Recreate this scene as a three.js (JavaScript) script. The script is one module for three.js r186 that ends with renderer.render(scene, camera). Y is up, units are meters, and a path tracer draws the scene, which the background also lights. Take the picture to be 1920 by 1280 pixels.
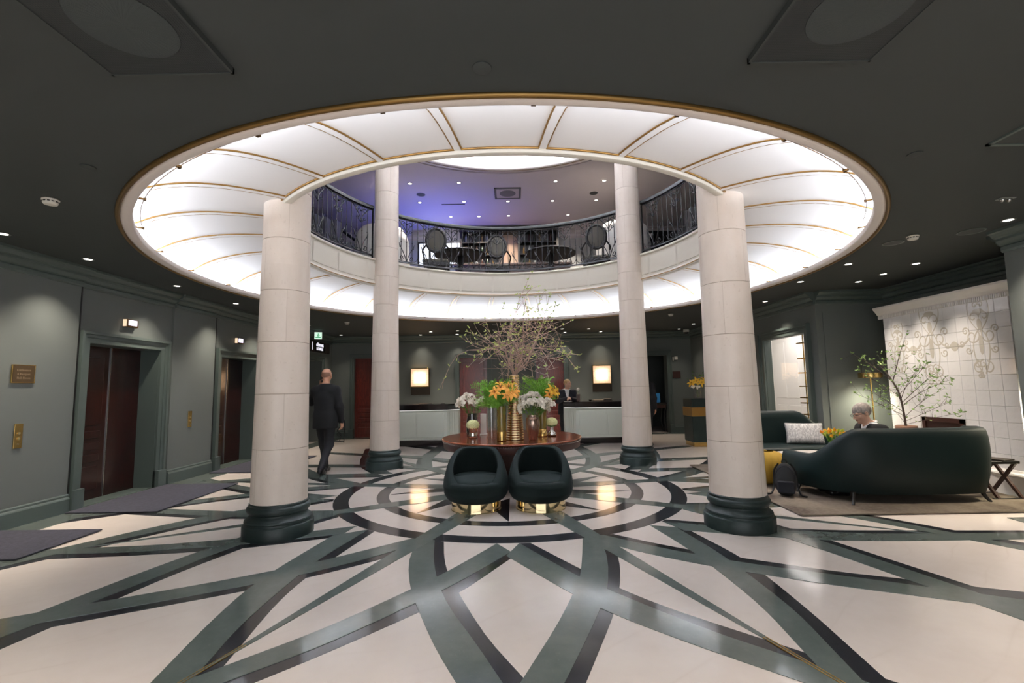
import * as THREE from 'three';
import { mergeGeometries, mergeVertices, toCreasedNormals } from 'three/addons/utils/BufferGeometryUtils.js';
import { RoundedBoxGeometry } from 'three/addons/geometries/RoundedBoxGeometry.js';
import { RectAreaLightUniformsLib } from 'three/addons/lights/RectAreaLightUniformsLib.js';

// ---------------------------------------------------------------- camera, light levels, exposure
const scene = new THREE.Scene();
scene.background = new THREE.Color(0x050606);
const FOCAL = 879.58;                                   // pixels of a 1920 x 1280 frame
const camera = new THREE.PerspectiveCamera(2 * Math.atan(640 / FOCAL) * 180 / Math.PI, 1.5, 0.05, 60);
{
  const pitch = 0.0966, roll = -0.0172, yaw = -0.0035;
  const F = new THREE.Vector3(Math.sin(yaw) * Math.cos(pitch), Math.sin(pitch), -Math.cos(yaw) * Math.cos(pitch));
  const R = new THREE.Vector3().crossVectors(F, new THREE.Vector3(0, 1, 0)).normalize();
  const U = new THREE.Vector3().crossVectors(R, F);
  const R2 = R.clone().multiplyScalar(Math.cos(roll)).addScaledVector(U, Math.sin(roll));
  const U2 = U.clone().multiplyScalar(Math.cos(roll)).addScaledVector(R, -Math.sin(roll));
  camera.quaternion.setFromRotationMatrix(new THREE.Matrix4().makeBasis(R2, U2, F.clone().negate()));
  camera.position.set(0.0852, 1.45, 6.9269);
}
const renderer = new THREE.WebGLRenderer({ antialias: true });
renderer.toneMapping = THREE.LinearToneMapping;
renderer.toneMappingExposure = 1.39;
renderer.shadowMap.enabled = true;
RectAreaLightUniformsLib.init();
const LEVEL = {
  cove: 135, recess: 375, down: 13, backDown: 3.5, niche: 8, upperDown: 18, sconce: 3.5, lamp: 13, blue: 11, entrance: 1.4, passage: 4.5,
};

// ---------------------------------------------------------------- helpers
const D = Math.PI / 180;
let seed = 7;
const rnd = () => { seed = (seed + 0x6D2B79F5) | 0; let t = Math.imul(seed ^ (seed >>> 15), 1 | seed); t = (t + Math.imul(t ^ (t >>> 7), 61 | t)) ^ t; return ((t ^ (t >>> 14)) >>> 0) / 4294967296; };
const rr = (a, b) => a + (b - a) * rnd();
const V = (x, y, z) => new THREE.Vector3(x, y, z);
const names = {};
const numbered = n => { const k = names[n] = (names[n] ?? -1) + 1; return k ? n + '_' + String(k).padStart(3, '0') : n; };
function mesh(name, geo, mat, parent) {
  const m = new THREE.Mesh(Array.isArray(geo) ? mg(geo) : geo, mat);
  m.name = name; m.castShadow = m.receiveShadow = true;
  if (parent) parent.add(m);
  return m;
}
function thing(name, label, category, [x, y, z] = [0, 0, 0], turn = 0, group) {
  const o = new THREE.Group(); o.name = numbered(name); scene.add(o);
  o.position.set(x, y, z); o.rotation.y = turn; o.userData = { label, category };
  if (group) o.userData.group = group;
  return o;
}
function solo(name, geo, mat, label, category, group) {
  const o = mesh(numbered(name), geo, mat, scene); o.userData = { label, category };
  if (group) o.userData.group = group;
  return o;
}
function struct(name, label) {
  const o = new THREE.Group(); o.name = numbered(name); scene.add(o); o.userData = { kind: 'structure', label, category: name.replace(/_.*/, '') };
  return o;
}
function copyOf(src, [x, y, z], turn, label) {
  const c = src.clone(); c.name = numbered(src.name.replace(/_\d\d\d$/, '')); scene.add(c);
  c.position.set(x, y, z); c.rotation.y = turn; c.userData = { ...src.userData, label };
  return c;
}
function mg(list) {
  const l = list.map(g => { const n = g.index ? g.toNonIndexed() : g.clone(); for (const k of Object.keys(n.attributes)) if (!['position', 'normal', 'uv'].includes(k)) n.deleteAttribute(k); if (!n.attributes.uv) n.setAttribute('uv', new THREE.BufferAttribute(new Float32Array(n.attributes.position.count * 2), 2)); n.morphAttributes = {}; return n; });
  return mergeGeometries(l);
}
const T = (g, x = 0, y = 0, z = 0, rx = 0, ry = 0, rz = 0) => { if (rx) g.rotateX(rx); if (rz) g.rotateZ(rz); if (ry) g.rotateY(ry); return g.translate(x, y, z); };
// box from its limits, uv in metres
function bx(x0, x1, y0, y1, z0, z1) {
  const g = new THREE.BoxGeometry(x1 - x0, y1 - y0, z1 - z0).translate((x0 + x1) / 2, (y0 + y1) / 2, (z0 + z1) / 2);
  return uvBox(g);
}
function uvBox(g, s = 1) {
  const p = g.attributes.position, n = g.attributes.normal, uv = g.attributes.uv ?? new THREE.BufferAttribute(new Float32Array(p.count * 2), 2);
  for (let i = 0; i < p.count; i++) {
    const a = Math.abs(n.getX(i)), b = Math.abs(n.getY(i)), c = Math.abs(n.getZ(i));
    if (b >= a && b >= c) uv.setXY(i, p.getX(i) * s, p.getZ(i) * s);
    else if (a >= c) uv.setXY(i, p.getZ(i) * s, p.getY(i) * s);
    else uv.setXY(i, p.getX(i) * s, p.getY(i) * s);
  }
  g.setAttribute('uv', uv); return g;
}
const rbox = (w, h, d, r, x = 0, y = 0, z = 0, s = 2) => uvBox(new RoundedBoxGeometry(w, h, d, s, Math.min(r, w / 2.01, h / 2.01, d / 2.01)).translate(x, y, z));
const cyl = (r0, r1, h, x = 0, y = 0, z = 0, n = 24) => new THREE.CylinderGeometry(r1, r0, h, n).translate(x, y + h / 2, z);
const lathe = (pts, n = 48, a0 = 0, a1 = 360) => new THREE.LatheGeometry(pts.map(p => new THREE.Vector2(p[0], p[1])), n, a0 * D, (a1 - a0) * D);
const sph = (r, x = 0, y = 0, z = 0, n = 12) => new THREE.SphereGeometry(r, n, Math.max(6, n * 0.7 | 0)).translate(x, y, z);
const tube = (pts, r, seg = 12, rs = 6, closed = false) => new THREE.TubeGeometry(new THREE.CatmullRomCurve3(pts.map(p => p.isVector3 ? p : V(...p)), closed, 'catmullrom', 0.5), seg, r, rs, closed);
const ring = (R, r, y, n = 120, rs = 8) => new THREE.TorusGeometry(R, r, rs, n).rotateX(Math.PI / 2).translate(0, y, 0);
// straight bar with a rectangular section between two points
function bar(a, b, w, h) {
  a = V(...a); b = V(...b); const L = a.distanceTo(b), g = new THREE.BoxGeometry(w, h, L);
  const q = new THREE.Quaternion().setFromUnitVectors(V(0, 0, 1), b.clone().sub(a).normalize());
  return g.applyQuaternion(q).translate((a.x + b.x) / 2, (a.y + b.y) / 2, (a.z + b.z) / 2);
}
// tapered round limb
function limb(a, b, ra, rb, n = 6) {
  a = V(...a); b = V(...b); const L = a.distanceTo(b), g = new THREE.CylinderGeometry(rb, ra, L, n, 1, false);
  return g.applyQuaternion(new THREE.Quaternion().setFromUnitVectors(V(0, 1, 0), b.clone().sub(a).normalize())).translate((a.x + b.x) / 2, (a.y + b.y) / 2, (a.z + b.z) / 2);
}
function extrude(pts, depth, bevel = 0, holes) {
  const s = new THREE.Shape(pts.map(p => new THREE.Vector2(...p)));
  if (holes) s.holes = holes;
  return new THREE.ExtrudeGeometry(s, { depth, bevelEnabled: bevel > 0, bevelThickness: bevel, bevelSize: bevel, bevelSegments: 3, curveSegments: 96 });
}
// moulding: section (out from the wall, height) run along a wall line in plan; "side" is the direction out of the wall
function moulding(section, a, b) {
  const dx = b[0] - a[0], dz = b[1] - a[1], L = Math.hypot(dx, dz);
  const g = extrude(section, L);                              // section in x (out), y ; runs along z
  return g.rotateY(Math.atan2(dx, dz)).translate(a[0], 0, a[1]);   // out points to the right of the run seen from above: +x for a run along +z
}
// ---------------------------------------------------------------- textures (tiling noise)
function noiseGrid(n, s0) { const s = seed; seed = s0; const a = Array.from({ length: n * n }, rnd); seed = s; return (x, y) => { const xi = Math.floor(x), yi = Math.floor(y), u = x - xi, v = y - yi, f = u * u * (3 - 2 * u), g = v * v * (3 - 2 * v), P = (i, j) => a[((i % n + n) % n) + ((j % n + n) % n) * n]; return (P(xi, yi) * (1 - f) + P(xi + 1, yi) * f) * (1 - g) + (P(xi, yi + 1) * (1 - f) + P(xi + 1, yi + 1) * f) * g; }; }
const N4 = noiseGrid(4, 11), N8 = noiseGrid(8, 12), N16 = noiseGrid(16, 13), N32 = noiseGrid(32, 14), N64 = noiseGrid(64, 15), N128 = noiseGrid(128, 16);
const fbm = (u, v) => 0.4 * N8(u * 8, v * 8) + 0.25 * N16(u * 16, v * 16) + 0.2 * N32(u * 32, v * 32) + 0.15 * N64(u * 64, v * 64);
function tex(n, fn, rep = 1, color = true) {
  const a = new Uint8Array(n * n * 4);
  for (let j = 0; j < n; j++) for (let i = 0; i < n; i++) { const c = fn(i / n, j / n), k = (j * n + i) * 4; for (let q = 0; q < 3; q++) a[k + q] = Math.max(0, Math.min(255, (c.length ? c[q] : c) * 255)); a[k + 3] = 255; }
  const t = new THREE.DataTexture(a, n, n); t.wrapS = t.wrapT = THREE.RepeatWrapping; t.magFilter = THREE.LinearFilter; t.minFilter = THREE.LinearMipmapLinearFilter; t.generateMipmaps = true;
  t.repeat.set(rep, rep); if (color) t.colorSpace = THREE.SRGBColorSpace; t.needsUpdate = true; return t;
}
const mix = (a, b, t) => [0, 1, 2].map(i => a[i] + (b[i] - a[i]) * t);
const rgb = (r, g, b) => [r / 255, g / 255, b / 255];
const tCream = tex(512, (u, v) => { const f = fbm(u, v), w = Math.abs(Math.sin((u * 3 + v * 5 + N4(u * 4, v * 4) * 1.4) * Math.PI)); return mix(mix(rgb(231, 219, 209), rgb(241, 231, 222), f), rgb(214, 199, 186), Math.pow(1 - w, 14) * 0.35 * N8(u * 8 + 3, v * 8)); }, 0.45);
const tGreen = tex(512, (u, v) => { const f = fbm(u, v), s = N128(u * 128, v * 128); return mix(mix(rgb(88, 98, 93), rgb(107, 116, 111), f), rgb(120, 129, 123), s > 0.8 ? (s - 0.8) * 1.3 : 0); }, 0.8);
const tBlack = tex(256, (u, v) => { const s = N64(u * 64, v * 64), f = fbm(u, v); return mix(mix(rgb(38, 39, 43), rgb(54, 54, 58), f), rgb(90, 90, 94), s > 0.82 ? (s - 0.82) * 1.6 : 0); }, 1.2);
const tBase = tex(256, (u, v) => mix(rgb(25, 35, 34), rgb(42, 55, 53), fbm(u, v)), 1);
const tStone = tex(512, (u, v) => { const f = fbm(u, v), st = N16(u * 16, v * 2), d = N64(u * 64, v * 64); return mix(mix(rgb(214, 200, 187), rgb(230, 219, 208), 0.6 * f + 0.4 * st), rgb(176, 158, 142), d > 0.86 ? (d - 0.86) * 1.8 : 0); }, 1);
const tPlaster = tex(256, (u, v) => 0.5 + 0.5 * (fbm(u, v) - 0.5), 1.5, false);
const tLeather = tex(256, (u, v) => { const a = N64(u * 64, v * 64), b = N32(u * 32, v * 32); return 0.3 + 0.5 * a + 0.2 * b; }, 5, false);
const tWood = tex(512, (u, v) => { const g = N8(u * 8, v * 4) * 3 + v * 0, l = 0.5 + 0.5 * Math.sin((u * 14 + g + N64(u * 64, v * 8) * 0.8) * 6.28); return mix(rgb(70, 22, 17), rgb(122, 44, 32), 0.25 + 0.55 * l * N32(u * 32, v * 8) + 0.2 * fbm(u, v)); }, 0.8);
const tTable = tex(512, (u, v) => { const l = 0.5 + 0.5 * Math.sin((v * 18 + N8(u * 4, v * 8) * 4) * 6.28); return mix(rgb(96, 42, 22), rgb(160, 82, 44), 0.3 * l + 0.5 * fbm(u, v) + 0.1); }, 0.9);
const tCarpet = tex(256, (u, v) => mix(rgb(46, 46, 55), rgb(70, 69, 80), 0.5 * N128(u * 128, v * 128) + 0.5 * N32(u * 32, v * 32)), 1.2);
const tRug = tex(512, (u, v) => { const a = N16(u * 16, v * 8), b = N8(u * 8, v * 8), c = N128(u * 128, v * 128); return mix(mix(rgb(116, 104, 90), rgb(76, 63, 51), Math.min(1, Math.pow(a * b * 2.4, 1.6))), rgb(160, 150, 134), c * 0.3); }, 0.33);
const tFur = tex(256, (u, v) => { const w = N16(u * 16, v * 6), x = N32(u * 32 + w * 2, v * 16); return mix(rgb(132, 132, 135), rgb(212, 211, 211), 0.25 + 0.75 * x); }, 3);
const tMercury = tex(256, (u, v) => { const a = fbm(u, v), b = N64(u * 64, v * 12); return mix(rgb(188, 170, 158), rgb(110, 78, 62), Math.pow(a * b, 0.7) * 1.1); }, 1);
const tSpeck = tex(256, (u, v) => N128(u * 128, v * 128), 6, false);
// ---------------------------------------------------------------- materials
const S = (color, roughness = 0.7, o = {}) => new THREE.MeshStandardMaterial({ color, roughness, ...o });
const PH = (color, roughness, o = {}) => new THREE.MeshPhysicalMaterial({ color, roughness, ...o });
const M = {
  cream: PH(0xffffff, 0.13, { map: tCream }), green: PH(0xffffff, 0.11, { map: tGreen, ior: 1.65 }), black: PH(0xffffff, 0.12, { map: tBlack, ior: 1.65 }),
  brassLine: S(0xb08a45, 0.3, { metalness: 1 }),
  wall: S(0x5e6461, 0.62, { bumpMap: tPlaster, bumpScale: 0.0006 }), trim: S(0x4d5854, 0.42), ceiling: S(0x323736, 0.75, { bumpMap: tPlaster, bumpScale: 0.0005 }),
  cove: S(0xe9e6e4, 0.75), rim: S(0xdcd4cf, 0.45), gilt: S(0xa5804a, 0.4, { metalness: 0.85 }), giltDark: S(0x866a3e, 0.4, { metalness: 0.9 }),
  fascia: S(0xcfc9bc, 0.5), upWall: S(0xb8babb, 0.7), upCeil: S(0xd2cacf, 0.8), upFloor: S(0x3f3d3c, 0.5),
  stone: S(0xffffff, 0.42, { map: tStone, bumpMap: tSpeck, bumpScale: 0.0003 }), joint: S(0xa28d79, 0.9), base: PH(0xffffff, 0.4, { specularIntensity: 0.6, map: tBase }),
  door: PH(0xffffff, 0.3, { map: tWood, clearcoat: 0.35, clearcoatRoughness: 0.15 }), darkDoor: PH(0x625450, 0.28, { map: tWood, clearcoat: 0.4, clearcoatRoughness: 0.12 }),
  brass: S(0xc9a968, 0.24, { metalness: 1 }), polBrass: S(0xe6d2a6, 0.07, { metalness: 1 }), bronze: S(0x5c4526, 0.42, { metalness: 0.85 }), darkBronze: S(0x3a322a, 0.45, { metalness: 0.6 }),
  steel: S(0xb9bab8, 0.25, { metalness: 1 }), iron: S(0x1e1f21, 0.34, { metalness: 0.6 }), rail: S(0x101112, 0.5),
  white: S(0xe6e4df, 0.5), whiteGloss: PH(0xe8e4e0, 0.16, { clearcoat: 0.5, clearcoatRoughness: 0.08 }), desk: S(0xd6dbd0, 0.4), ebony: PH(0x181012, 0.14, { clearcoat: 0.6, clearcoatRoughness: 0.06 }),
  chair: PH(0x0d1918, 0.85, { specularIntensity: 0.5, sheen: 0.25, sheenRoughness: 0.5, sheenColor: new THREE.Color(0x4a5a5c), bumpMap: tSpeck, bumpScale: 0.0004 }),
  leather: PH(0x0a1b1b, 0.5, { specularIntensity: 0.55, bumpMap: tLeather, bumpScale: 0.0005 }), blackWood: S(0x14100e, 0.35), gallery: S(0x0e0c0c, 0.6),
  table: PH(0xffffff, 0.14, { map: tTable, clearcoat: 0.1, clearcoatRoughness: 0.06 }), apron: S(0x3c211a, 0.42), carpet: S(0xffffff, 0.95, { map: tCarpet }), rug: S(0xffffff, 0.95, { map: tRug }),
  fur: S(0xffffff, 0.95, { map: tFur, bumpMap: tFur, bumpScale: 0.006 }), mustard: S(0xb08a22, 0.85), cloth: S(0x08080a, 0.9), navy: S(0x12141c, 0.85), trousers: S(0x0a0b10, 0.85),
  skin: S(0xc79478, 0.55), skinPale: S(0xd8ab92, 0.55), hairGrey: S(0xd2c5ba, 0.75, { map: tFur, bumpMap: tFur, bumpScale: 0.003 }), hairBlond: S(0xb99a6c, 0.6), hairDark: S(0x4b3a30, 0.8), shirt: S(0xe9e9ea, 0.7), shoe: S(0x0c0c0d, 0.3),
  glass: PH(0xffffff, 0.02, { transmission: 1, thickness: 0, ior: 1.45 }), amber: PH(0xc8b45e, 0.08, { transmission: 0.72, thickness: 0, ior: 1.45 }), pane: PH(0xf8faf9, 0.02, { transmission: 1, thickness: 0, ior: 1.12 }),
  mercury: S(0xffffff, 0.22, { map: tMercury, metalness: 0.9 }), silver: S(0xd2cdc6, 0.16, { metalness: 1 }), goldRib: S(0xdcc298, 0.2, { metalness: 1 }),
  bark: S(0xb59a8d, 0.85), barkDark: S(0x3b2d26, 0.85), leaf: S(0xb4c272, 0.6, { side: THREE.DoubleSide }), leafDark: S(0x4d7a28, 0.6, { side: THREE.DoubleSide }), fern: S(0x76aa38, 0.6, { side: THREE.DoubleSide }), stem: S(0x5f7a36, 0.7),
  lily: S(0xf6b04e, 0.55, { side: THREE.DoubleSide }), yellow: S(0xf0bf3c, 0.6, { side: THREE.DoubleSide }), petal: PH(0xfffaf0, 1, { side: THREE.DoubleSide, transmission: 0.35, thickness: 0 }), hydrangea: S(0xe8ecb4, 0.75), stamen: S(0x7a3a16, 0.7),
  plastic: S(0xcfccc2, 0.55), greyPlastic: S(0x6d706d, 0.6), darkGrille: S(0x34393a, 0.6), terracotta: S(0x8c6a56, 0.8),
  pouf: S(0x9c7a1a, 0.8), oval: S(0x4a463e, 0.85), bottle: S(0x1d2a1e, 0.12), copper: S(0x4c3a34, 0.45), curtain: S(0x8d8d90, 0.9), blackCloth: S(0x0b0b0c, 0.8),
};
const glow = (color, k) => new THREE.MeshStandardMaterial({ color: 0x111111, roughness: 0.5, emissive: color, emissiveIntensity: k });
function spot(parent, x, y, z, tx, ty, tz, intensity, cone, blend, color = 0xfffbfb, radius = 2) {
  const l = new THREE.SpotLight(color, intensity, 0, cone * D, blend, 2); l.position.set(x, y, z); l.target.position.set(tx, ty, tz); l.castShadow = true; l.shadow.radius = radius;
  parent.add(l, l.target); return l;
}
function area(parent, x, y, z, tx, ty, tz, w, h, intensity, color = 0xffffff) {
  const l = new THREE.RectAreaLight(color, intensity, w, h); l.position.set(x, y, z); l.lookAt(tx, ty, tz); parent.add(l); return l;
}
// ================================================================ THE SETTING
const H = 3.06, X0 = -5.5, X1 = 5.5, Z0 = -7.4, Z1 = 9.0, NX = 6.72, NZ0 = -1.42, NZ1 = 1.85;   // room limits and the niche on the right
const UF = 3.72, UH = 6.3;                                                                    // upper floor and upper ceiling
// ---- floor: cream field with inlaid bands. The inlay repeats nine times about the middle of the rotunda.
const floor = struct('floor', 'polished cream marble floor inlaid with dark green and black bands');
mesh('marble_field', bx(X0 - 0.6, NX + 0.3, -0.12, 0, Z0 - 2.6, Z1 + 0.2), M.cream, floor);
{
  const pol = ([r, a]) => [r * Math.sin(a * D), r * Math.cos(a * D)];
  const extend = (l, rmax) => { const n = l.length, a = l[n - 2], b = l[n - 1], d = Math.hypot(b[0] - a[0], b[1] - a[1]); return [...l, [b[0] + (b[0] - a[0]) / d * rmax, b[1] + (b[1] - a[1]) / d * rmax]]; };
  const smooth = l => { const c = new THREE.CatmullRomCurve3(l.map(p => V(p[0], 0, p[1]))); return c.getPoints(14).map(p => [p.x, p.z]); };
  let lift = 0;
  const strip = (A, B, y) => {                       // flat slab of stone between two edge lines
    const n = A.length, pos = [], idx = [], t = 0.006;
    for (let i = 0; i < n; i++) { pos.push(A[i][0], y, A[i][1], B[i][0], y, B[i][1], A[i][0], y - t, A[i][1], B[i][0], y - t, B[i][1]); }
    for (let i = 0; i < n - 1; i++) { const a = i * 4, b = a + 4; idx.push(a, a + 1, b, b, a + 1, b + 1, a, b, a + 2, b, b + 2, a + 2, a + 1, a + 3, b + 1, b + 1, a + 3, b + 3); }
    const g = new THREE.BufferGeometry(); g.setAttribute('position', new THREE.Float32BufferAttribute(pos, 3)); g.setIndex(idx);
    const f = g.toNonIndexed(); f.computeVertexNormals();
    const nr = f.attributes.normal; let up = 0; for (let i = 0; i < 6; i++) up += nr.getY(i);
    if (up < 0) { idx.reverse(); g.setIndex(idx); const h = g.toNonIndexed(); h.computeVertexNormals(); return uvBox(h); }
    return uvBox(f);
  };
  const legs = {
    leftGreenA: [[2.40, -2.5], [3.08, -8.8], [3.44, -11.6], [4.08, -15.9], [4.47, -18.6]], leftGreenB: [[2.62, 0.6], [3.29, -6.5], [3.75, -10.6], [4.23, -14.2], [4.58, -17]], leftBlack: [[2.78, 0.6], [3.44, -5.5], [3.76, -8.6], [4.30, -13.3], [4.60, -15.6]],
    rightGreenA: [[2.72, -0.2], [3.50, 7.5], [3.84, 10.3], [4.28, 14.3], [4.76, 18.2]], rightGreenB: [[2.40, 2.5], [3.24, 9.9], [3.5, 12.0], [4.2, 17.0], [4.56, 19.6]], rightBlack: [[2.40, 5.0], [3.1, 11.0], [3.5, 13.5], [3.87, 16.1], [4.49, 20.6]],
    curlGreenA: [[2.38, -21], [2.86, -17.1], [3.43, -11.7], [3.78, -8.4], [4.16, -5.3], [4.47, -2.9]], curlGreenB: [[2.38, -17.2], [2.86, -12.6], [3.26, -9.2], [3.64, -6.1], [4.1, -2.3], [4.5, 0.2]], curlBlack: [[2.40, -14.7], [2.78, -11.3], [3.08, -8.8], [3.44, -5.7], [4.04, -1.4], [4.42, 1.3]],
    hookGreenA: [[2.40, 17.2], [2.92, 12.3], [3.24, 9.9], [3.5, 7.8], [3.92, 4.7], [4.39, 1.6]], hookGreenB: [[2.40, 21], [2.85, 17.4], [3.46, 12.2], [3.77, 9.4], [4.2, 5.9], [4.5, 3.8]], hookBlack: [[2.6, 22], [3.05, 17.6], [3.48, 13.6], [3.84, 10.4], [4.26, 6.9], [4.5, 5.2]],
  };
  const E = {}; for (const k in legs) E[k] = extend(smooth(legs[k].map(pol)), 1.5);
  const inlay = [];
  for (const [a, b, m] of [['leftGreenB', 'leftBlack', 'black'], ['rightGreenB', 'rightBlack', 'black'], ['curlGreenB', 'curlBlack', 'black'], ['hookGreenB', 'hookBlack', 'black'], ['leftGreenA', 'leftGreenB', 'green'], ['rightGreenA', 'rightGreenB', 'green'], ['curlGreenA', 'curlGreenB', 'green'], ['hookGreenA', 'hookGreenB', 'green']]) inlay.push([strip(E[a], E[b], 0), m]);
  const spoke = (r0, r1, hw, y) => strip([pol([r0, 20]), pol([r1, 20])].map(([x, z], i) => [x - (i ? 0 : hw) * Math.cos(20 * D), z + (i ? 0 : hw) * Math.sin(20 * D)]), [pol([r0, 20]), pol([r1, 20])].map(([x, z], i) => [x + (i ? 0.004 : hw) * Math.cos(20 * D), z - (i ? 0 : hw) * Math.sin(20 * D)]), y);
  inlay.push([spoke(0.9, 4.72, 0.145, 0), 'green']);
  inlay.push([strip([pol([1.67, 0]), pol([0.62, 0])], [pol([1.67, -0.3]), pol([0.98, -16])], 0), 'black']);       // dark half of each star point
  for (let k = 0; k < 9; k++) for (const [g, m] of inlay) {
    const o = mesh(m + '_marble_band', g, M[m], floor); o.rotation.y = k * 40 * D; lift += 0.00002; o.position.y = (m === 'black' ? 0.0010 : 0.0034) + lift;
  }
  const annulus = (r0, r1) => { const A = [], B = []; for (let i = 0; i <= 96; i++) { A.push(pol([r0, i * 3.75])); B.push(pol([r1, i * 3.75])); } return strip(A, B, 0); };
  for (const [r0, r1] of [[1.69, 1.85], [2.20, 2.39]]) { const o = mesh('black_marble_ring', annulus(r0, r1), M.black, floor); o.position.y = 0.0026; }
  for (const a of [-20, 20]) for (const d of [-0.010, 0.010]) { const c = Math.cos(a * D), n = Math.sin(a * D), q = (r, w) => [r * n + (d + w) * c, r * c - (d + w) * n], o = mesh('brass_strip', strip([q(4.35, -0.003), q(5.3, -0.003)], [q(4.35, 0.003), q(5.3, 0.003)], 0), M.brassLine, floor); o.position.y = 0.0062; }
  // border along the walls
  const by = 0.0072;
  for (const q of [[X0, X0 + 0.42, Z0, Z1], [X1 - 0.3, X1, NZ1, Z1], [X1 - 0.3, X1, Z0, NZ0], [X0 + 0.42, X1 - 0.3, Z0, Z0 + 0.35], [X1 - 0.3, NX, NZ0, NZ0 + 0.25], [NX - 0.9, NX, NZ0 + 0.25, NZ1]]) mesh('green_marble_border', bx(q[0], q[1], -0.01, by, q[2], q[3]), M.green, floor);
}
// ---- lower ceiling, cove and gallery edge
const ceiling = struct('ceiling', 'dark green lower ceiling with a round opening and a white lit cove');
{
  const hole = new THREE.Path(); hole.absarc(0, 0, 4.468, 0, Math.PI * 2, true);
  const g = extrude([[X0 - 0.5, -(Z1 + 0.3)], [NX + 0.5, -(Z1 + 0.3)], [NX + 0.5, -(Z0 - 2.6)], [X0 - 0.5, -(Z0 - 2.6)]], 0.12, 0, [hole]).rotateX(-Math.PI / 2).translate(0, H, 0);
  mesh('ceiling_plaster', uvBox(g), M.ceiling, ceiling);
  const prof = [[4.52, 3.085], [4.475, 3.105], [4.43, 3.135], [4.36, 3.178], [4.25, 3.245], [4.13, 3.297], [4.0, 3.342], [3.85, 3.378], [3.7, 3.405], [3.5, 3.428], [3.3, 3.442], [3.18, 3.447]];
  const n = 28, st = 360 / n;
  const off = (d) => prof.map(([r, y], i) => { const a = prof[Math.max(0, i - 1)], b = prof[Math.min(prof.length - 1, i + 1)], tx = b[0] - a[0], ty = b[1] - a[1], L = Math.hypot(tx, ty); return [r + ty / L * -d, y + tx / L * d]; });   // d > 0: out of the vault into the room
  const panelG = lathe(off(0), 8, -st / 2 + 0.5, st / 2 - 0.5), ribG = lathe(off(0.012), 2, st / 2 - 0.62, st / 2 + 0.62);
  const line = (a, d) => off(d).map(([r, y]) => V(r * Math.sin(a * D), y, r * Math.cos(a * D)));
  const arc = []; for (let i = 0; i <= 8; i++) { const a = (-st / 2 + 0.55 + (st - 1.1) * i / 8) * D; arc.push(V(3.192 * Math.sin(a), 3.437, 3.192 * Math.cos(a))); }
  const giltG = mg([tube(line(-st / 2 + 0.6, 0.006).slice(1), 0.0085, 20, 6), tube(line(st / 2 - 0.6, 0.006).slice(1), 0.0085, 20, 6), tube(arc, 0.0095, 16, 6)]);
  for (let k = 0; k < n; k++) for (const [nm, gg, m] of [['cove_panel', panelG, M.cove], ['cove_rib', ribG, M.cove], ['gilt_moulding', giltG, M.gilt]]) { const o = mesh(nm, gg, m, ceiling); o.rotation.y = k * st * D; }
  // white rim with its upstand, gilt bead outside it and the fine wire held by clips in front of the light trough
  mesh('cove_rim', lathe([[4.470, 3.12], [4.470, 3.05], [4.44, 3.044], [4.41, 3.046], [4.386, 3.054], [4.378, 3.064], [4.378, 3.112], [4.386, 3.112], [4.392, 3.076], [4.52, 3.076], [4.52, 3.09]], 160), M.rim, ceiling);
  mesh('gilt_bead', ring(4.486, 0.019, 3.052, 180, 10), M.giltDark, ceiling);
  mesh('trough_wire', ring(4.325, 0.0035, 3.108, 180, 5), M.bronze, ceiling);
  const clip = mg([bx(-0.008, 0.008, 3.098, 3.112, 4.318, 4.385), bx(-0.014, 0.014, 3.094, 3.114, 4.312, 4.334)]);
  for (let k = 0; k < 30; k++) { const o = mesh('wire_clip', clip, M.bronze, ceiling); o.rotation.y = (k * 12 + 3) * D; }
  const strip = struct('trim_1', 'light strip lying in the trough behind the white rim'); strip.name = 'cove_light_strip'; strip.userData = { label: 'glowing light strip hidden in the trough behind the white cove rim', category: 'light strip' };
  mesh('strip', lathe([[4.445, 3.078], [4.445, 3.084], [4.425, 3.084], [4.425, 3.078]], 120), glow(0xfff6ec, 6), strip);
  for (let k = 0; k < 36; k++) { const a = (k + 0.5) * 10 * D, s = Math.sin(a), c = Math.cos(a); area(strip, 4.43 * s, 3.092, 4.43 * c, 3.3 * s, 3.092 + 0.42, 3.3 * c, 0.772, 0.03, LEVEL.cove, 0xeaf2ff); }
}
const fascia = struct('trim_1', 'cream panelled edge of the upper gallery around the round opening');
{
  mesh('gallery_edge', lathe([[3.30, 3.455], [3.182, 3.455], [3.178, 3.408], [3.165, 3.404], [3.11, 3.404], [3.098, 3.415], [3.094, 3.44], [3.104, 3.452], [3.104, 3.468], [3.124, 3.485], [3.124, 3.88], [3.112, 3.886], [3.100, 3.892], [3.096, 3.91], [3.10, 3.93], [3.26, 3.93], [3.27, 3.92], [3.27, 3.60]], 168), M.fascia, fascia);
  const g = lathe([[3.124, 3.515], [3.112, 3.522], [3.112, 3.836], [3.124, 3.843]], 8, -6.0, 6.0);
  for (let k = 0; k < 28; k++) { const o = mesh('fascia_panel', g, M.fascia, fascia); o.rotation.y = k * 360 / 28 * D; }
  mesh('gilt_bead', ring(3.096, 0.007, 3.437, 150, 6), M.gilt, fascia);
}
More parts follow.
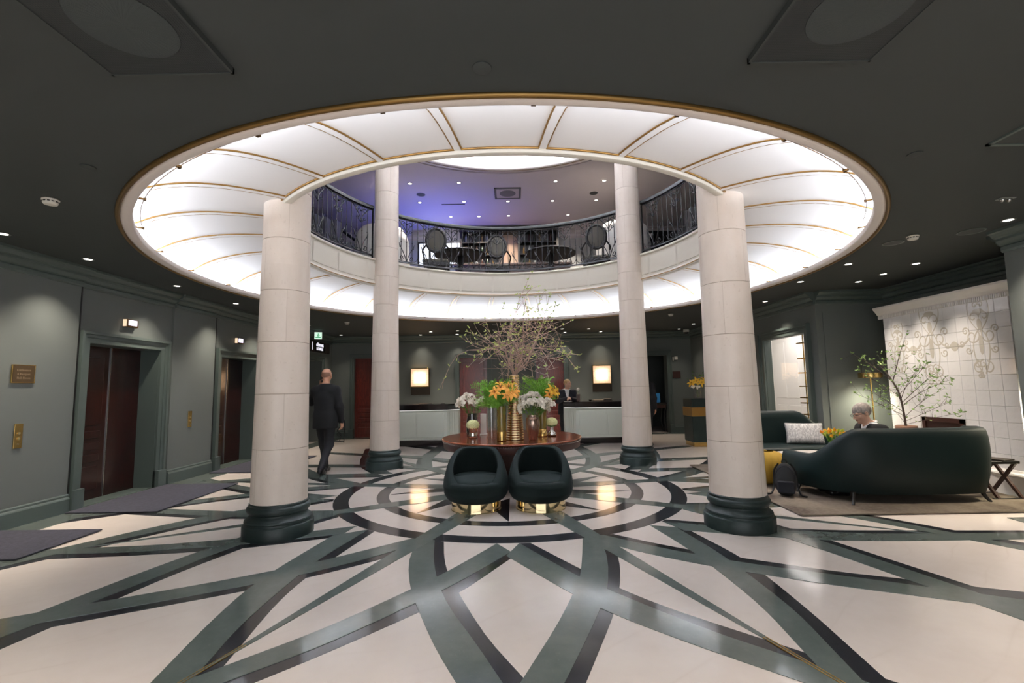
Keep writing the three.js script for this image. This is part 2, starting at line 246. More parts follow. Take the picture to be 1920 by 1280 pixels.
// ---- upper floor, walls and ceiling
const upFloor = struct('floor', 'dark upper gallery floor'); upFloor.name = 'floor_upper';
{
  const hole = new THREE.Path(); hole.absarc(0, 0, 3.27, 0, Math.PI * 2, true);
  mesh('gallery_floor', uvBox(extrude([[-8.2, -(Z1 + 0.3)], [8.2, -(Z1 + 0.3)], [8.2, 7.9], [-8.2, 7.9]], 0.16, 0, [hole]).rotateX(-Math.PI / 2).translate(0, UF - 0.16, 0)), M.upFloor, upFloor);
}
const upCeiling = struct('ceiling', 'pale upper ceiling with a round lit recess'); upCeiling.name = 'ceiling_upper';
{
  const hole = new THREE.Path(); hole.absarc(0, 0, 3.37, 0, Math.PI * 2, true);
  mesh('ceiling_plaster', uvBox(extrude([[-8.2, -(Z1 + 0.3)], [8.2, -(Z1 + 0.3)], [8.2, 7.9], [-8.2, 7.9]], 0.1, 0, [hole]).rotateX(-Math.PI / 2).translate(0, UH, 0)), M.upCeil, upCeiling);
  mesh('recess_rim', lathe([[3.19, 6.34], [3.19, 6.285], [3.16, 6.275], [3.125, 6.28], [3.115, 6.30], [3.12, 6.35], [3.132, 6.35], [3.14, 6.31], [3.34, 6.31], [3.34, 6.4]], 140), M.rim, upCeiling);
  mesh('gilt_bead', ring(3.20, 0.012, 6.29, 140, 6), M.giltDark, upCeiling);
  const pg = lathe([[3.33, 6.32], [3.32, 6.42], [3.22, 6.55], [3.0, 6.66], [2.4, 6.78], [1.4, 6.87], [0.02, 6.9]], 8, -6.35, 6.35);
  for (let k = 0; k < 28; k++) { const o = mesh('recess_panel', pg, M.cove, upCeiling); o.rotation.y = k * 360 / 28 * D; }
  mesh('recess_shell', lathe([[3.40, 6.32], [3.38, 6.45], [3.26, 6.6], [2.4, 6.84], [0.02, 6.96]], 60), M.cove, upCeiling);
  const st = thing('recess_light_strip', 'glowing light strip in the round recess of the upper ceiling', 'light strip');
  mesh('strip', lathe([[3.26, 6.312], [3.26, 6.322], [3.22, 6.322], [3.22, 6.312]], 90), glow(0xfff6ec, 5), st);
  for (let k = 0; k < 20; k++) { const a = (k + 0.5) * 18 * D, s = Math.sin(a), c = Math.cos(a); area(st, 3.22 * s, 6.34, 3.22 * c, 2.2 * s, 6.34 + 0.75, 2.2 * c, 1.0, 0.05, LEVEL.recess, 0xe9f0ff); }
}
const upWalls = struct('wall_upper', 'grey walls of the upper gallery'); 
{
  for (const q of [[-7.6, 7.6, Z0 - 0.3, Z0]]) mesh('back_wall', bx(q[0], q[1], UF, UH, q[2], q[3]), M.upWall, upWalls);
  mesh('left_wall', bx(-7.9, -7.6, UF, UH, Z0 - 0.3, Z1), M.upWall, upWalls); mesh('right_wall', bx(7.6, 7.9, UF, UH, Z0 - 0.3, Z1), M.upWall, upWalls); mesh('front_wall', bx(-7.9, 7.9, UF, UH, Z1, Z1 + 0.2), M.upWall, upWalls);
  const c = [[0, 6.3], [0.26, 6.3], [0.26, 6.26], [0.2, 6.25], [0.16, 6.19], [0.08, 6.17], [0.06, 6.1], [0.02, 6.08], [0, 6.06]];
  mesh('cornice', [moulding(c.map(([x, y]) => [x, y]), [-7.6, Z0], [-7.6, Z1]), moulding(c, [7.6, Z1], [7.6, Z0]), moulding(c, [7.6, Z0], [-7.6, Z0])], M.upCeil, upWalls);
}
// ---- lower walls
const corniceS = [[0, 2.83], [0.018, 2.83], [0.03, 2.85], [0.03, 2.885], [0.018, 2.90], [0.05, 2.915], [0.075, 2.95], [0.075, 2.975], [0.11, 2.985], [0.14, 3.02], [0.17, 3.03], [0.17, 3.06], [0, 3.06]];
const skirtS = [[0, 0], [0.035, 0], [0.035, 0.17], [0.028, 0.185], [0.018, 0.195], [0.018, 0.215], [0.010, 0.225], [0, 0.228]];
function wallRun(w, a, b, skirts) { mesh('cornice', moulding(corniceS, a, b), M.trim, w); for (const [p, q] of skirts ?? [[a, b]]) mesh('baseboard', moulding(skirtS, p, q), M.trim, w); }
const wallL = struct('wall_left', 'grey green wall with two lift doorways');
const LZ = [[-3.2, -1.95], [-0.42, 0.83], [-6.6, -5.2]];   // openings (third is the passage at the far end)
{
  const t = X0 - 0.5;
  mesh('wall_plaster', [bx(t, X0, 0, H, 0.83, Z1), bx(t, X0, 0, H, -1.95, -0.42), bx(t, X0, 0, H, -5.2, -3.2), bx(t, X0, 0, H, Z0 - 0.3, -6.6), bx(t, X0, 2.12, H, -0.42, 0.83), bx(t, X0, 2.12, H, -3.2, -1.95), bx(t, X0, 2.28, H, -6.6, -5.2)], M.wall, wallL);
  for (const [a, b] of [[1.0, Z1], [-1.74, -0.66], [-5.0, -3.42]]) { mesh('wall_panel', bx(X0, X0 + 0.035, 0, 2.84, a, b), M.wall, wallL); mesh('baseboard', moulding(skirtS, [X0 + 0.035, a], [X0 + 0.035, b]), M.trim, wallL); }
  mesh('cornice', [moulding(corniceS.map(([x, y]) => [x + 0.035, y]), [X0, 1.0], [X0, Z1]), moulding(corniceS, [X0, -1.74 + 1.08], [X0, 1.0]), moulding(corniceS.map(([x, y]) => [x + 0.035, y]), [X0, -1.74], [X0, -0.66]), moulding(corniceS, [X0, Z0], [X0, -1.74])], M.trim, wallL);
  mesh('baseboard', moulding(skirtS, [X0, Z0], [X0, -6.76]), M.trim, wallL);
  for (const z of [1.0, -1.745]) mesh('groove_shade_strip', bx(X0, X0 + 0.042, 0.23, 2.98, z - 0.008, z + 0.008), M.rail, wallL);  // near-black strips put in as the shade of the wall grooves
}
function casing(parent, axis, at, a, b, h, out, w = 0.14) {        // moulded architrave around an opening; axis 'x' = wall faces x
  const bits = [];
  const put = (u0, u1, y0, y1, d) => bits.push(axis === 'x' ? bx(Math.min(at, at + out * d), Math.max(at, at + out * d), y0, y1, u0, u1) : bx(u0, u1, y0, y1, Math.min(at, at + out * d), Math.max(at, at + out * d)));
  for (const [i0, i1, d] of [[0, w * 0.45, 0.035], [w * 0.45, w * 0.75, 0.05], [w * 0.75, w, 0.075]]) { put(a - i1, a - i0, 0, h + i1, d); put(b + i0, b + i1, 0, h + i1, d); put(a - i0, b + i0, h + i0, h + i1, d); }
  put(a - w - 0.01, a, 0, 0.26, 0.09); put(b, b + w + 0.01, 0, 0.26, 0.09);
  mesh('door_casing', bits, M.trim, parent);
}
// lift doors
for (const [k, [a, b]] of LZ.slice(0, 2).entries()) {
  const d = struct('door_' + (2 - k), k ? 'dark wood lift doors in the nearer left doorway' : 'dark wood lift doors in the farther left doorway');
  const x = X0 - 0.29, mid = a + (b - a) * 0.44;
  mesh('door_reveal', [bx(X0 - 0.34, X0, 0, 2.14, a - 0.02, a + 0.004), bx(X0 - 0.34, X0, 0, 2.14, b - 0.004, b + 0.02), bx(X0 - 0.34, X0, 2.116, 2.14, a, b)], M.trim, d);
  casing(d, 'x', X0, a, b, 2.12, 1, 0.15);
  for (const [p, q] of [[a, mid - 0.004], [mid + 0.004, b]]) {
    const l = mesh('door_leaf', bx(x - 0.04, x, 0.01, 2.12, p, q), M.darkDoor, d), w = q - p;
    for (const [y0, y1] of [[0.14, 0.46], [0.52, 0.62], [0.68, 0.78], [0.84, 0.94], [1.02, 1.96]]) if (w > 0.6) mesh('door_panel', rbox(0.02, y1 - y0, w - 0.2, 0.008, x + 0.004, (y0 + y1) / 2, (p + q) / 2), M.darkDoor, l);
  }
  mesh('door_edge', bx(x, x + 0.012, 0.01, 2.12, mid - 0.006, mid + 0.006), M.steel, d);
  mesh('door_sill', bx(X0 - 0.34, X0, 0, 0.012, a, b), M.trim, d);
}
// passage at the far end of the left wall
{
  const d = struct('door_3', 'open doorway at the far end of the left wall'); casing(d, 'x', X0, -6.6, -5.2, 2.28, 1);
  mesh('passage_wall', [bx(X0 - 1.6, X0 - 1.5, 0, 2.6, -7.0, -4.8), bx(X0 - 1.5, X0 - 0.5, 0, 2.6, -6.7, -6.6), bx(X0 - 1.5, X0 - 0.5, 0, 2.6, -5.2, -5.1), bx(X0 - 1.6, X0 - 0.4, 2.4, 2.5, -6.9, -4.9), bx(X0 - 1.6, X0 - 0.6, -0.1, 0.0, -6.9, -4.9)], M.wall, d);
}
const wallB = struct('wall_back', 'grey green back wall behind the reception desks');
{
  const z = Z0 - 0.3, ops = [[-4.79, -3.9, 2.4], [-1.59, -0.74, 2.36], [0.74, 1.6, 2.34], [3.9, 4.74, 2.34]];
  let x = X0 - 0.3; const bits = [];
  for (const [a, b, h] of ops) { bits.push(bx(x, a, 0, H, z, Z0), bx(a, b, h, H, z, Z0)); x = b; }
  bits.push(bx(x, X1 + 0.3, 0, H, z, Z0)); mesh('wall_plaster', bits, M.wall, wallB);
  mesh('cornice', moulding(corniceS, [X1, Z0], [X0, Z0]), M.trim, wallB);
  for (const [a, b] of [[X1, 4.9], [3.74, 1.76], [0.58, -0.58], [-1.75, -3.74], [-4.95, X0]]) mesh('baseboard', moulding(skirtS, [a, Z0], [b, Z0]), M.trim, wallB);
  for (const [i, [a, b, h]] of ops.entries()) {
    const d = struct('door_' + (4 + i), ['dark red panelled door at the left end of the back wall', 'dark red panelled door left of the flowers', 'dark red panelled door right of the flowers', 'open doorway to a dark room right of the back desk'][i]);
    casing(d, 'z', Z0, a, b, h, 1, 0.13);
    if (i === 3) {
      mesh('dark_room', [bx(a - 0.5, b + 0.8, 0, 2.7, z - 2.1, z - 2.0), bx(a - 0.6, a - 0.5, 0, 2.7, z - 2.1, z), bx(b + 0.7, b + 0.8, 0, 2.7, z - 2.1, z), bx(a - 0.6, b + 0.8, 2.6, 2.7, z - 2.1, z)], M.wall, d);
      continue;
    }
    const l = mesh('door_leaf', bx(a, b, 0.008, h, Z0 - 0.12, Z0 - 0.07), M.door, d), c = (a + b) / 2, w = b - a;
    for (const [y0, y1] of [[0.12, 0.30], [0.36, 0.44], [0.50, 0.58], [0.64, 0.72], [0.78, 0.86], [0.95, h - 0.12]]) { mesh('door_panel', rbox(w - 0.2, y1 - y0, 0.03, 0.01, c, (y0 + y1) / 2, Z0 - 0.068), M.door, l); }
    const k = mesh('door_handle', mg([sph(0.022, b - 0.06, 1.02, Z0 - 0.03), limb([b - 0.06, 1.02, Z0 - 0.07], [b - 0.06, 1.02, Z0 - 0.03], 0.01, 0.01)]), M.brass, l);
  }
}
const wallR = struct('wall_right', 'dark green right wall with a niche for the tiled stove');
{
  const t = X1 + 0.14, B = [];
  B.push(bx(X1, t, 0, H, Z0 - 0.3, -3.2), bx(X1, t, 2.36, H, -3.2, -1.76), bx(X1, NX + 0.3, 0, H, -1.76, NZ0), bx(NX, NX + 0.3, 0, H, NZ0, NZ1), bx(X1, NX + 0.3, 0, H, NZ1, NZ1 + 0.4), bx(X1, t, 0, H, NZ1 + 0.4, Z1));
  mesh('wall_plaster', B, M.wall, wallR);
  mesh('cornice', [moulding(corniceS, [X1, NZ0], [X1, Z0]), moulding(corniceS, [NX, NZ0], [X1, NZ0]), moulding(corniceS, [NX, NZ1], [NX, NZ0]), moulding(corniceS, [X1, NZ1], [NX, NZ1]), moulding(corniceS, [X1, Z1], [X1, NZ1])], M.trim, wallR);
  mesh('baseboard', [moulding(skirtS, [X1, -3.35], [X1, Z0]), moulding(skirtS, [X1, NZ0], [X1, -1.6]), moulding(skirtS, [NX, NZ0], [X1, NZ0]), moulding(skirtS, [X1, NZ1], [NX, NZ1]), moulding(skirtS, [X1, Z1], [X1, NZ1])], M.trim, wallR);
  mesh('wall_panel', [bx(X1 + 0.12, NX - 0.25, 0.3, 2.7, NZ0, NZ0 + 0.012)], M.wall, wallR);
}
// lit shop window in the right wall
{
  const w = struct('window_1', 'tall glazed opening to a bright white panelled room'); casing(w, 'x', X1, -3.2, -1.76, 2.36, -1, 0.16);
  mesh('window_reveal', [bx(X1, X1 + 0.14, 0, 2.37, -1.772, -1.755), bx(X1, X1 + 0.14, 0, 2.37, -3.205, -3.188), bx(X1, X1 + 0.14, 2.35, 2.365, -3.2, -1.76)], M.trim, w);
  mesh('pane', bx(X1 + 0.06, X1 + 0.068, 0.0, 2.35, -3.19, -1.77), M.pane, w);
  mesh('white_room', [bx(X1 + 1.25, X1 + 1.35, 0, 2.9, -5.2, -1.76), bx(X1 + 0.14, X1 + 1.3, 2.8, 2.9, -5.2, -1.76), bx(X1 + 0.14, X1 + 1.3, 0, 2.9, -5.3, -5.2), bx(X1 + 0.14, X1 + 1.3, 0, 2.9, -1.80, -1.765), bx(X1 + 0.14, X1 + 0.19, 0, 2.9, -5.2, -3.25)], M.white, w);
  for (let i = 0; i < 6; i++) mesh('wall_panel', [rbox(0.02, 1.35, 0.42, 0.008, X1 + 1.25, 1.75, -4.85 + i * 0.52), rbox(0.02, 0.6, 0.42, 0.008, X1 + 1.25, 0.6, -4.85 + i * 0.52)], M.white, w);
  for (const x of [0.44, 0.96]) mesh('wall_panel', [rbox(0.42, 1.35, 0.02, 0.008, X1 + x, 1.75, -5.19), rbox(0.42, 0.6, 0.02, 0.008, X1 + x, 0.6, -5.19)], M.white, w);
  const L = thing('shop_light', 'soft ceiling panel lighting the white room behind the right window', 'light', [X1 + 0.7, 2.79, -3.3]);
  mesh('panel', bx(-0.25, 0.25, -0.01, 0.0, -1.2, 1.2), glow(0xfff2f2, 2), L); area(L, 0, -0.015, 0, 0, -1, 0, 0.5, 2.4, LEVEL.passage, 0xfff4f4);
}
// wall behind the photographer with the glazed entrance that gives the soft frontal light
{
  const w = struct('wall_front', 'green wall behind the viewpoint with a glazed entrance'), z = Z1;
  mesh('wall_plaster', [bx(X0 - 0.3, -3.2, 0, H, z, z + 0.25), bx(3.2, X1 + 0.3, 0, H, z, z + 0.25), bx(-3.2, 3.2, 2.75, H, z, z + 0.25)], M.wall, w);
  mesh('cornice', moulding(corniceS, [X0, z], [X1, z]), M.trim, w);
  const e = struct('window_2', 'glazed entrance behind the viewpoint'); 
  for (let i = 0; i < 6; i++) mesh('pane', bx(-3.2 + i * 1.0667 + 0.03, -3.2 + (i + 1) * 1.0667 - 0.03, 0.05, 2.72, z + 0.1, z + 0.108), glow(0xf4f1ec, 0.9), e);
  for (let i = 0; i <= 6; i++) mesh('mullion', bx(-3.2 + i * 1.0667 - 0.03, -3.2 + i * 1.0667 + 0.03, 0, 2.75, z + 0.05, z + 0.16), M.bronze, e);
  area(e, 0, 1.4, z + 0.02, 0, 1.4, 0, 6.2, 2.6, LEVEL.entrance, 0xf2f6ff);
}
// ---- carpets
for (const [x0, x1, z0, z1, l] of [[X0 + 0.03, -4.33, 1.78, 2.66, 'grey carpet mat at the left edge, nearest the viewer'], [X0 + 0.08, -4.29, -0.62, 1.07, 'grey carpet mat in front of the nearer lift doors'], [X0 + 0.1, -4.3, -3.6, -1.62, 'grey carpet mat in front of the farther lift doors']]) solo('carpet_mat', rbox(x1 - x0, 0.014, z1 - z0, 0.005, (x0 + x1) / 2, 0.0148, (z0 + z1) / 2), M.carpet, l, 'mat');
solo('area_rug', rbox(2.98, 0.018, 3.28, 0.006, 4.66, 0.0166, 0.04), M.rug, 'large mottled beige rug under the green sofas', 'rug');
// ---- columns
{
  const ys = [0.335, 0.87, 1.42, 1.95, 2.49, 3.04, 3.58, 4.14, 4.68, 5.24, 5.8, 6.3], rad = y => 0.275 - 0.013 * Math.min(y, 3) - 0.004 * Math.max(0, y - 3);
  const t = thing('column', '', 'column');
  mesh('column_core', lathe([[rad(0.3) - 0.006, 0.3], [rad(3) - 0.006, 3], [rad(6.3) - 0.006, 6.3]], 40), M.joint, t);
  const bs = mesh('column_base', lathe([[0.0, 0.0], [0.335, 0.0], [0.336, 0.006], [0.336, 0.118], [0.330, 0.128], [0.316, 0.135], [0.312, 0.150], [0.318, 0.158], [0.314, 0.172], [0.300, 0.182], [0.283, 0.196], [0.272, 0.214], [0.270, 0.226], [0.276, 0.236], [0.289, 0.243], [0.297, 0.257], [0.300, 0.275], [0.296, 0.293], [0.286, 0.304], [0.278, 0.309], [0.278, 0.330], [0.268, 0.337], [0.2, 0.337]], 72), M.base, t); bs.geometry = uvBox(toCreasedNormals(bs.geometry, 0.55), 1.2);
  const gap = 0.22;
  for (let i = 0; i < ys.length - 1; i++) {
    const y0 = ys[i] + 0.002, y1 = ys[i + 1] - 0.002, r0 = rad(y0), r1 = rad(y1), a = i % 2 ? 30 : 90;
    for (let s = 0; s < 3; s++) {
      const a0 = a + s * 120 + gap, a1 = a + (s + 1) * 120 - gap;
      const b = mesh('stone_block', lathe([[r0 - 0.02, y0], [r0 - 0.0015, y0], [r0, y0 + 0.0015], [r1, y1 - 0.0015], [r1 - 0.0015, y1], [r1 - 0.02, y1]], 14, a0, a1), M.stone, t);
      const uv = b.geometry.attributes.uv, p = b.geometry.attributes.position, o = rnd() * 7; for (let k = 0; k < uv.count; k++) uv.setXY(k, uv.getX(k) * 0.58 + o, p.getY(k) * 0.6 + o * 1.7);
    }
  }
  const P = [[-2.357, 1.971, 'pale stone column on a dark green base, front left', 0], [2.357, 1.971, 'pale stone column on a dark green base, front right beside the sofa', 60], [-2.357, -1.971, 'pale stone column on a dark green base, back left beside the walking man', 0], [2.357, -1.971, 'pale stone column on a dark green base, back right before the desk', 60]];
  P.forEach(([x, z, l, r], i) => { if (!i) { t.position.set(x, 0, z); t.userData = { label: l, category: 'column', group: 'four stone columns of the rotunda' }; } else copyOf(t, [x, 0, z], r * D, l); });
}
// ================================================================ SMOOTH SURFACES (distance fields meshed by surface nets)
function surfaceNets(f, lo, hi, cell) {
  const n = [0, 1, 2].map(i => Math.ceil((hi[i] - lo[i]) / cell) + 1), [nx, ny, nz] = n, at = (i, j, k) => i + nx * (j + ny * k);
  const v = new Float32Array(nx * ny * nz);
  for (let k = 0; k < nz; k++) for (let j = 0; j < ny; j++) for (let i = 0; i < nx; i++) v[at(i, j, k)] = f(lo[0] + i * cell, lo[1] + j * cell, lo[2] + k * cell);
  const id = new Int32Array(v.length).fill(-1), P = [], idx = [];
  for (let k = 0; k < nz - 1; k++) for (let j = 0; j < ny - 1; j++) for (let i = 0; i < nx - 1; i++) {
    let c = 0, x = 0, y = 0, z = 0, q = 0; const e = (a, b, c) => v[at(i + a, j + b, k + c)];
    for (const [a, b] of EDGES) { const va = e(...CORN[a]), vb = e(...CORN[b]); if ((va < 0) !== (vb < 0)) { const t = va / (va - vb); c++; x += CORN[a][0] + t * (CORN[b][0] - CORN[a][0]); y += CORN[a][1] + t * (CORN[b][1] - CORN[a][1]); z += CORN[a][2] + t * (CORN[b][2] - CORN[a][2]); } }
    if (c) { id[at(i, j, k)] = P.length / 3; P.push(lo[0] + (i + x / c) * cell, lo[1] + (j + y / c) * cell, lo[2] + (k + z / c) * cell); }
  }
  for (let k = 1; k < nz - 1; k++) for (let j = 1; j < ny - 1; j++) for (let i = 1; i < nx - 1; i++) {
    const s = v[at(i, j, k)] < 0;
    for (const [dx, a, b] of [[[1, 0, 0], [0, 1, 0], [0, 0, 1]], [[0, 1, 0], [0, 0, 1], [1, 0, 0]], [[0, 0, 1], [1, 0, 0], [0, 1, 0]]]) {
      if ((v[at(i + dx[0], j + dx[1], k + dx[2])] < 0) === s) continue;
      const p = id[at(i, j, k)], q = id[at(i - a[0], j - a[1], k - a[2])], r = id[at(i - a[0] - b[0], j - a[1] - b[1], k - a[2] - b[2])], t = id[at(i - b[0], j - b[1], k - b[2])];
      if (p < 0 || q < 0 || r < 0 || t < 0) continue;
      if (s) idx.push(p, q, r, p, r, t); else idx.push(p, r, q, p, t, r);
    }
  }
  const g = new THREE.BufferGeometry(); g.setAttribute('position', new THREE.Float32BufferAttribute(P, 3)); g.setIndex(idx);
  const N = new Float32Array(P.length), h = cell * 0.5;
  for (let i = 0; i < P.length; i += 3) { const [x, y, z] = [P[i], P[i + 1], P[i + 2]]; let a = f(x + h, y, z) - f(x - h, y, z), b = f(x, y + h, z) - f(x, y - h, z), c = f(x, y, z + h) - f(x, y, z - h); const L = Math.hypot(a, b, c) || 1; N[i] = a / L; N[i + 1] = b / L; N[i + 2] = c / L; }
  g.setAttribute('normal', new THREE.BufferAttribute(N, 3)); return uvBox(g);
}
const CORN = [[0, 0, 0], [1, 0, 0], [0, 1, 0], [1, 1, 0], [0, 0, 1], [1, 0, 1], [0, 1, 1], [1, 1, 1]], EDGES = [[0, 1], [2, 3], [4, 5], [6, 7], [0, 2], [1, 3], [4, 6], [5, 7], [0, 4], [1, 5], [2, 6], [3, 7]];
const smin = (a, b, k) => { const h = Math.max(k - Math.abs(a - b), 0) / k; return Math.min(a, b) - h * h * k * 0.25; };
const smax = (a, b, k) => -smin(-a, -b, k);
function cap(x, y, z, b) {
  const [ax, ay, az, bx2, by, bz, ra, rb] = b, dx = bx2 - ax, dy = by - ay, dz = bz - az, L = dx * dx + dy * dy + dz * dz || 1e-9;
  const t = Math.max(0, Math.min(1, ((x - ax) * dx + (y - ay) * dy + (z - az) * dz) / L));
  return Math.hypot(x - ax - t * dx, y - ay - t * dy, z - az - t * dz) - (ra + (rb - ra) * t);
}
const ell = (x, y, z, c, r) => { const k = Math.hypot((x - c[0]) / r[0], (y - c[1]) / r[1], (z - c[2]) / r[2]); return (k - 1) * Math.min(...r); };
const B = (a, b, ra, rb) => [...a, ...b, ra, rb];
const fieldOf = (bones, k, grow = 0) => (x, y, z) => { let d = 1e3; for (const b of bones) d = smin(d, cap(x, y, z, b), k); return d - grow; };
function bounds(bones, m) { const lo = [1e3, 1e3, 1e3], hi = [-1e3, -1e3, -1e3]; for (const b of bones) for (let i = 0; i < 3; i++) { const R = Math.max(b[6], b[7]) + m; lo[i] = Math.min(lo[i], b[i] - R, b[i + 3] - R); hi[i] = Math.max(hi[i], b[i] + R, b[i + 3] + R); } return [lo, hi]; }
const net = (bones, k, cell, grow = 0) => { const [lo, hi] = bounds(bones, 0.03 + grow); return surfaceNets(fieldOf(bones, k, grow), lo, hi, cell); };

// ---------------------------------------------------------------- people
// joints in the figure's own frame, facing +z.  s: scale of the figure.  Head turned by `look`, tilted down by `nod`.
function hand(w, dir, palm, curl, side) {            // wrist, pointing direction, palm normal, finger curl (radians per joint), +1/-1 thumb side
  const d = V(...dir).normalize(), n = V(...palm).normalize(), s = new THREE.Vector3().crossVectors(d, n).normalize().multiplyScalar(side), o = V(...w), out = [], A = v => [v.x, v.y, v.z];
  const at = (a, b, c) => o.clone().addScaledVector(d, a).addScaledVector(s, b).addScaledVector(n, c);
  for (const b of [-0.026, -0.009, 0.009, 0.026]) out.push(B(A(at(0, b * 0.6, 0)), A(at(0.082, b, 0)), 0.016, 0.012));
  [[-0.029, 0.060], [-0.010, 0.074], [0.010, 0.079], [0.028, 0.070]].forEach(([b, L]) => {
    let p = at(0.082, b, 0), ang = 0.15;
    for (const q of [0.45, 0.32, 0.23]) { ang += curl; const e = p.clone().addScaledVector(d, Math.cos(ang) * L * q).addScaledVector(n, Math.sin(ang) * L * q); out.push(B(A(p), A(e), 0.0088, 0.0078)); p = e; }
  });
  let p = at(0.022, 0.03, 0.004), e = at(0.055, 0.056, 0.014), e2 = at(0.082, 0.056, 0.03); out.push(B(A(p), A(e), 0.0125, 0.0105), B(A(e), A(e2), 0.0105, 0.0085));
  return out;
}
function head(c, s, look, nod) {                     // returns a field and its bounds; c: middle of the head
  const cl = Math.cos(look), sl = Math.sin(look), cn = Math.cos(nod), sn = Math.sin(nod);
  const loc = (x, y, z) => { x -= c[0]; y -= c[1]; z -= c[2]; const x1 = x * cl - z * sl, z1 = x * sl + z * cl; return [x1 / s, (y * cn + z1 * sn) / s, (-y * sn + z1 * cn) / s]; };
  const f = (X, Y, Z) => {
    const [x, y, z] = loc(X, Y, Z); const ax = Math.abs(x);
    let d = ell(x, y, z, [0, 0.032, -0.012], [0.077, 0.088, 0.098]);
    d = smin(d, ell(x, y, z, [0, -0.045, 0.030], [0.056, 0.070, 0.062]), 0.05);
    d = smin(d, ell(ax, y, z, [0.036, -0.030, 0.062], [0.026, 0.022, 0.022]), 0.03);                // cheek
    d = smin(d, ell(x, y, z, [0, -0.098, 0.070], [0.022, 0.017, 0.018]), 0.03);                     // chin
    d = smin(d, cap(x, y, z, [0, 0.012, 0.088, 0, -0.028, 0.112, 0.0075, 0.0125]), 0.014);          // nose
    d = smin(d, ell(ax, y, z, [0.013, -0.033, 0.098], [0.009, 0.007, 0.010]), 0.008);
    d = smin(d, ell(ax, y, z, [0.032, 0.026, 0.080], [0.026, 0.008, 0.012]), 0.014);                // brow
    d = smax(d, -ell(ax, y, z, [0.032, 0.008, 0.094], [0.017, 0.011, 0.014]), 0.012);               // socket
    d = smin(d, ell(ax, y, z, [0.031, 0.008, 0.078], [0.013, 0.0115, 0.0115]), 0.003);              // eyeball
    d = smin(d, ell(x, y, z, [0, -0.0585, 0.090], [0.024, 0.0055, 0.009]), 0.006); d = smin(d, ell(x, y, z, [0, -0.069, 0.089], [0.020, 0.006, 0.009]), 0.005);
    d = smax(d, -ell(x, y, z, [0, -0.0635, 0.099], [0.023, 0.0015, 0.008]), 0.003);
    d = smin(d, smax(ell(ax, y, z, [0.081, 0.0, -0.012], [0.010, 0.032, 0.020]), -ell(ax, y, z, [0.091, 0.002, -0.008], [0.006, 0.020, 0.011]), 0.006), 0.010);   // ear
    return d * s;
  };
  return { f, loc, out: (x, y, z) => { const y1 = (y * cn - z * sn) * s, z1 = (y * sn + z * cn) * s, x1 = x * s; return [c[0] + x1 * cl + z1 * sl, c[1] + y1, c[2] - x1 * sl + z1 * cl]; } };
}
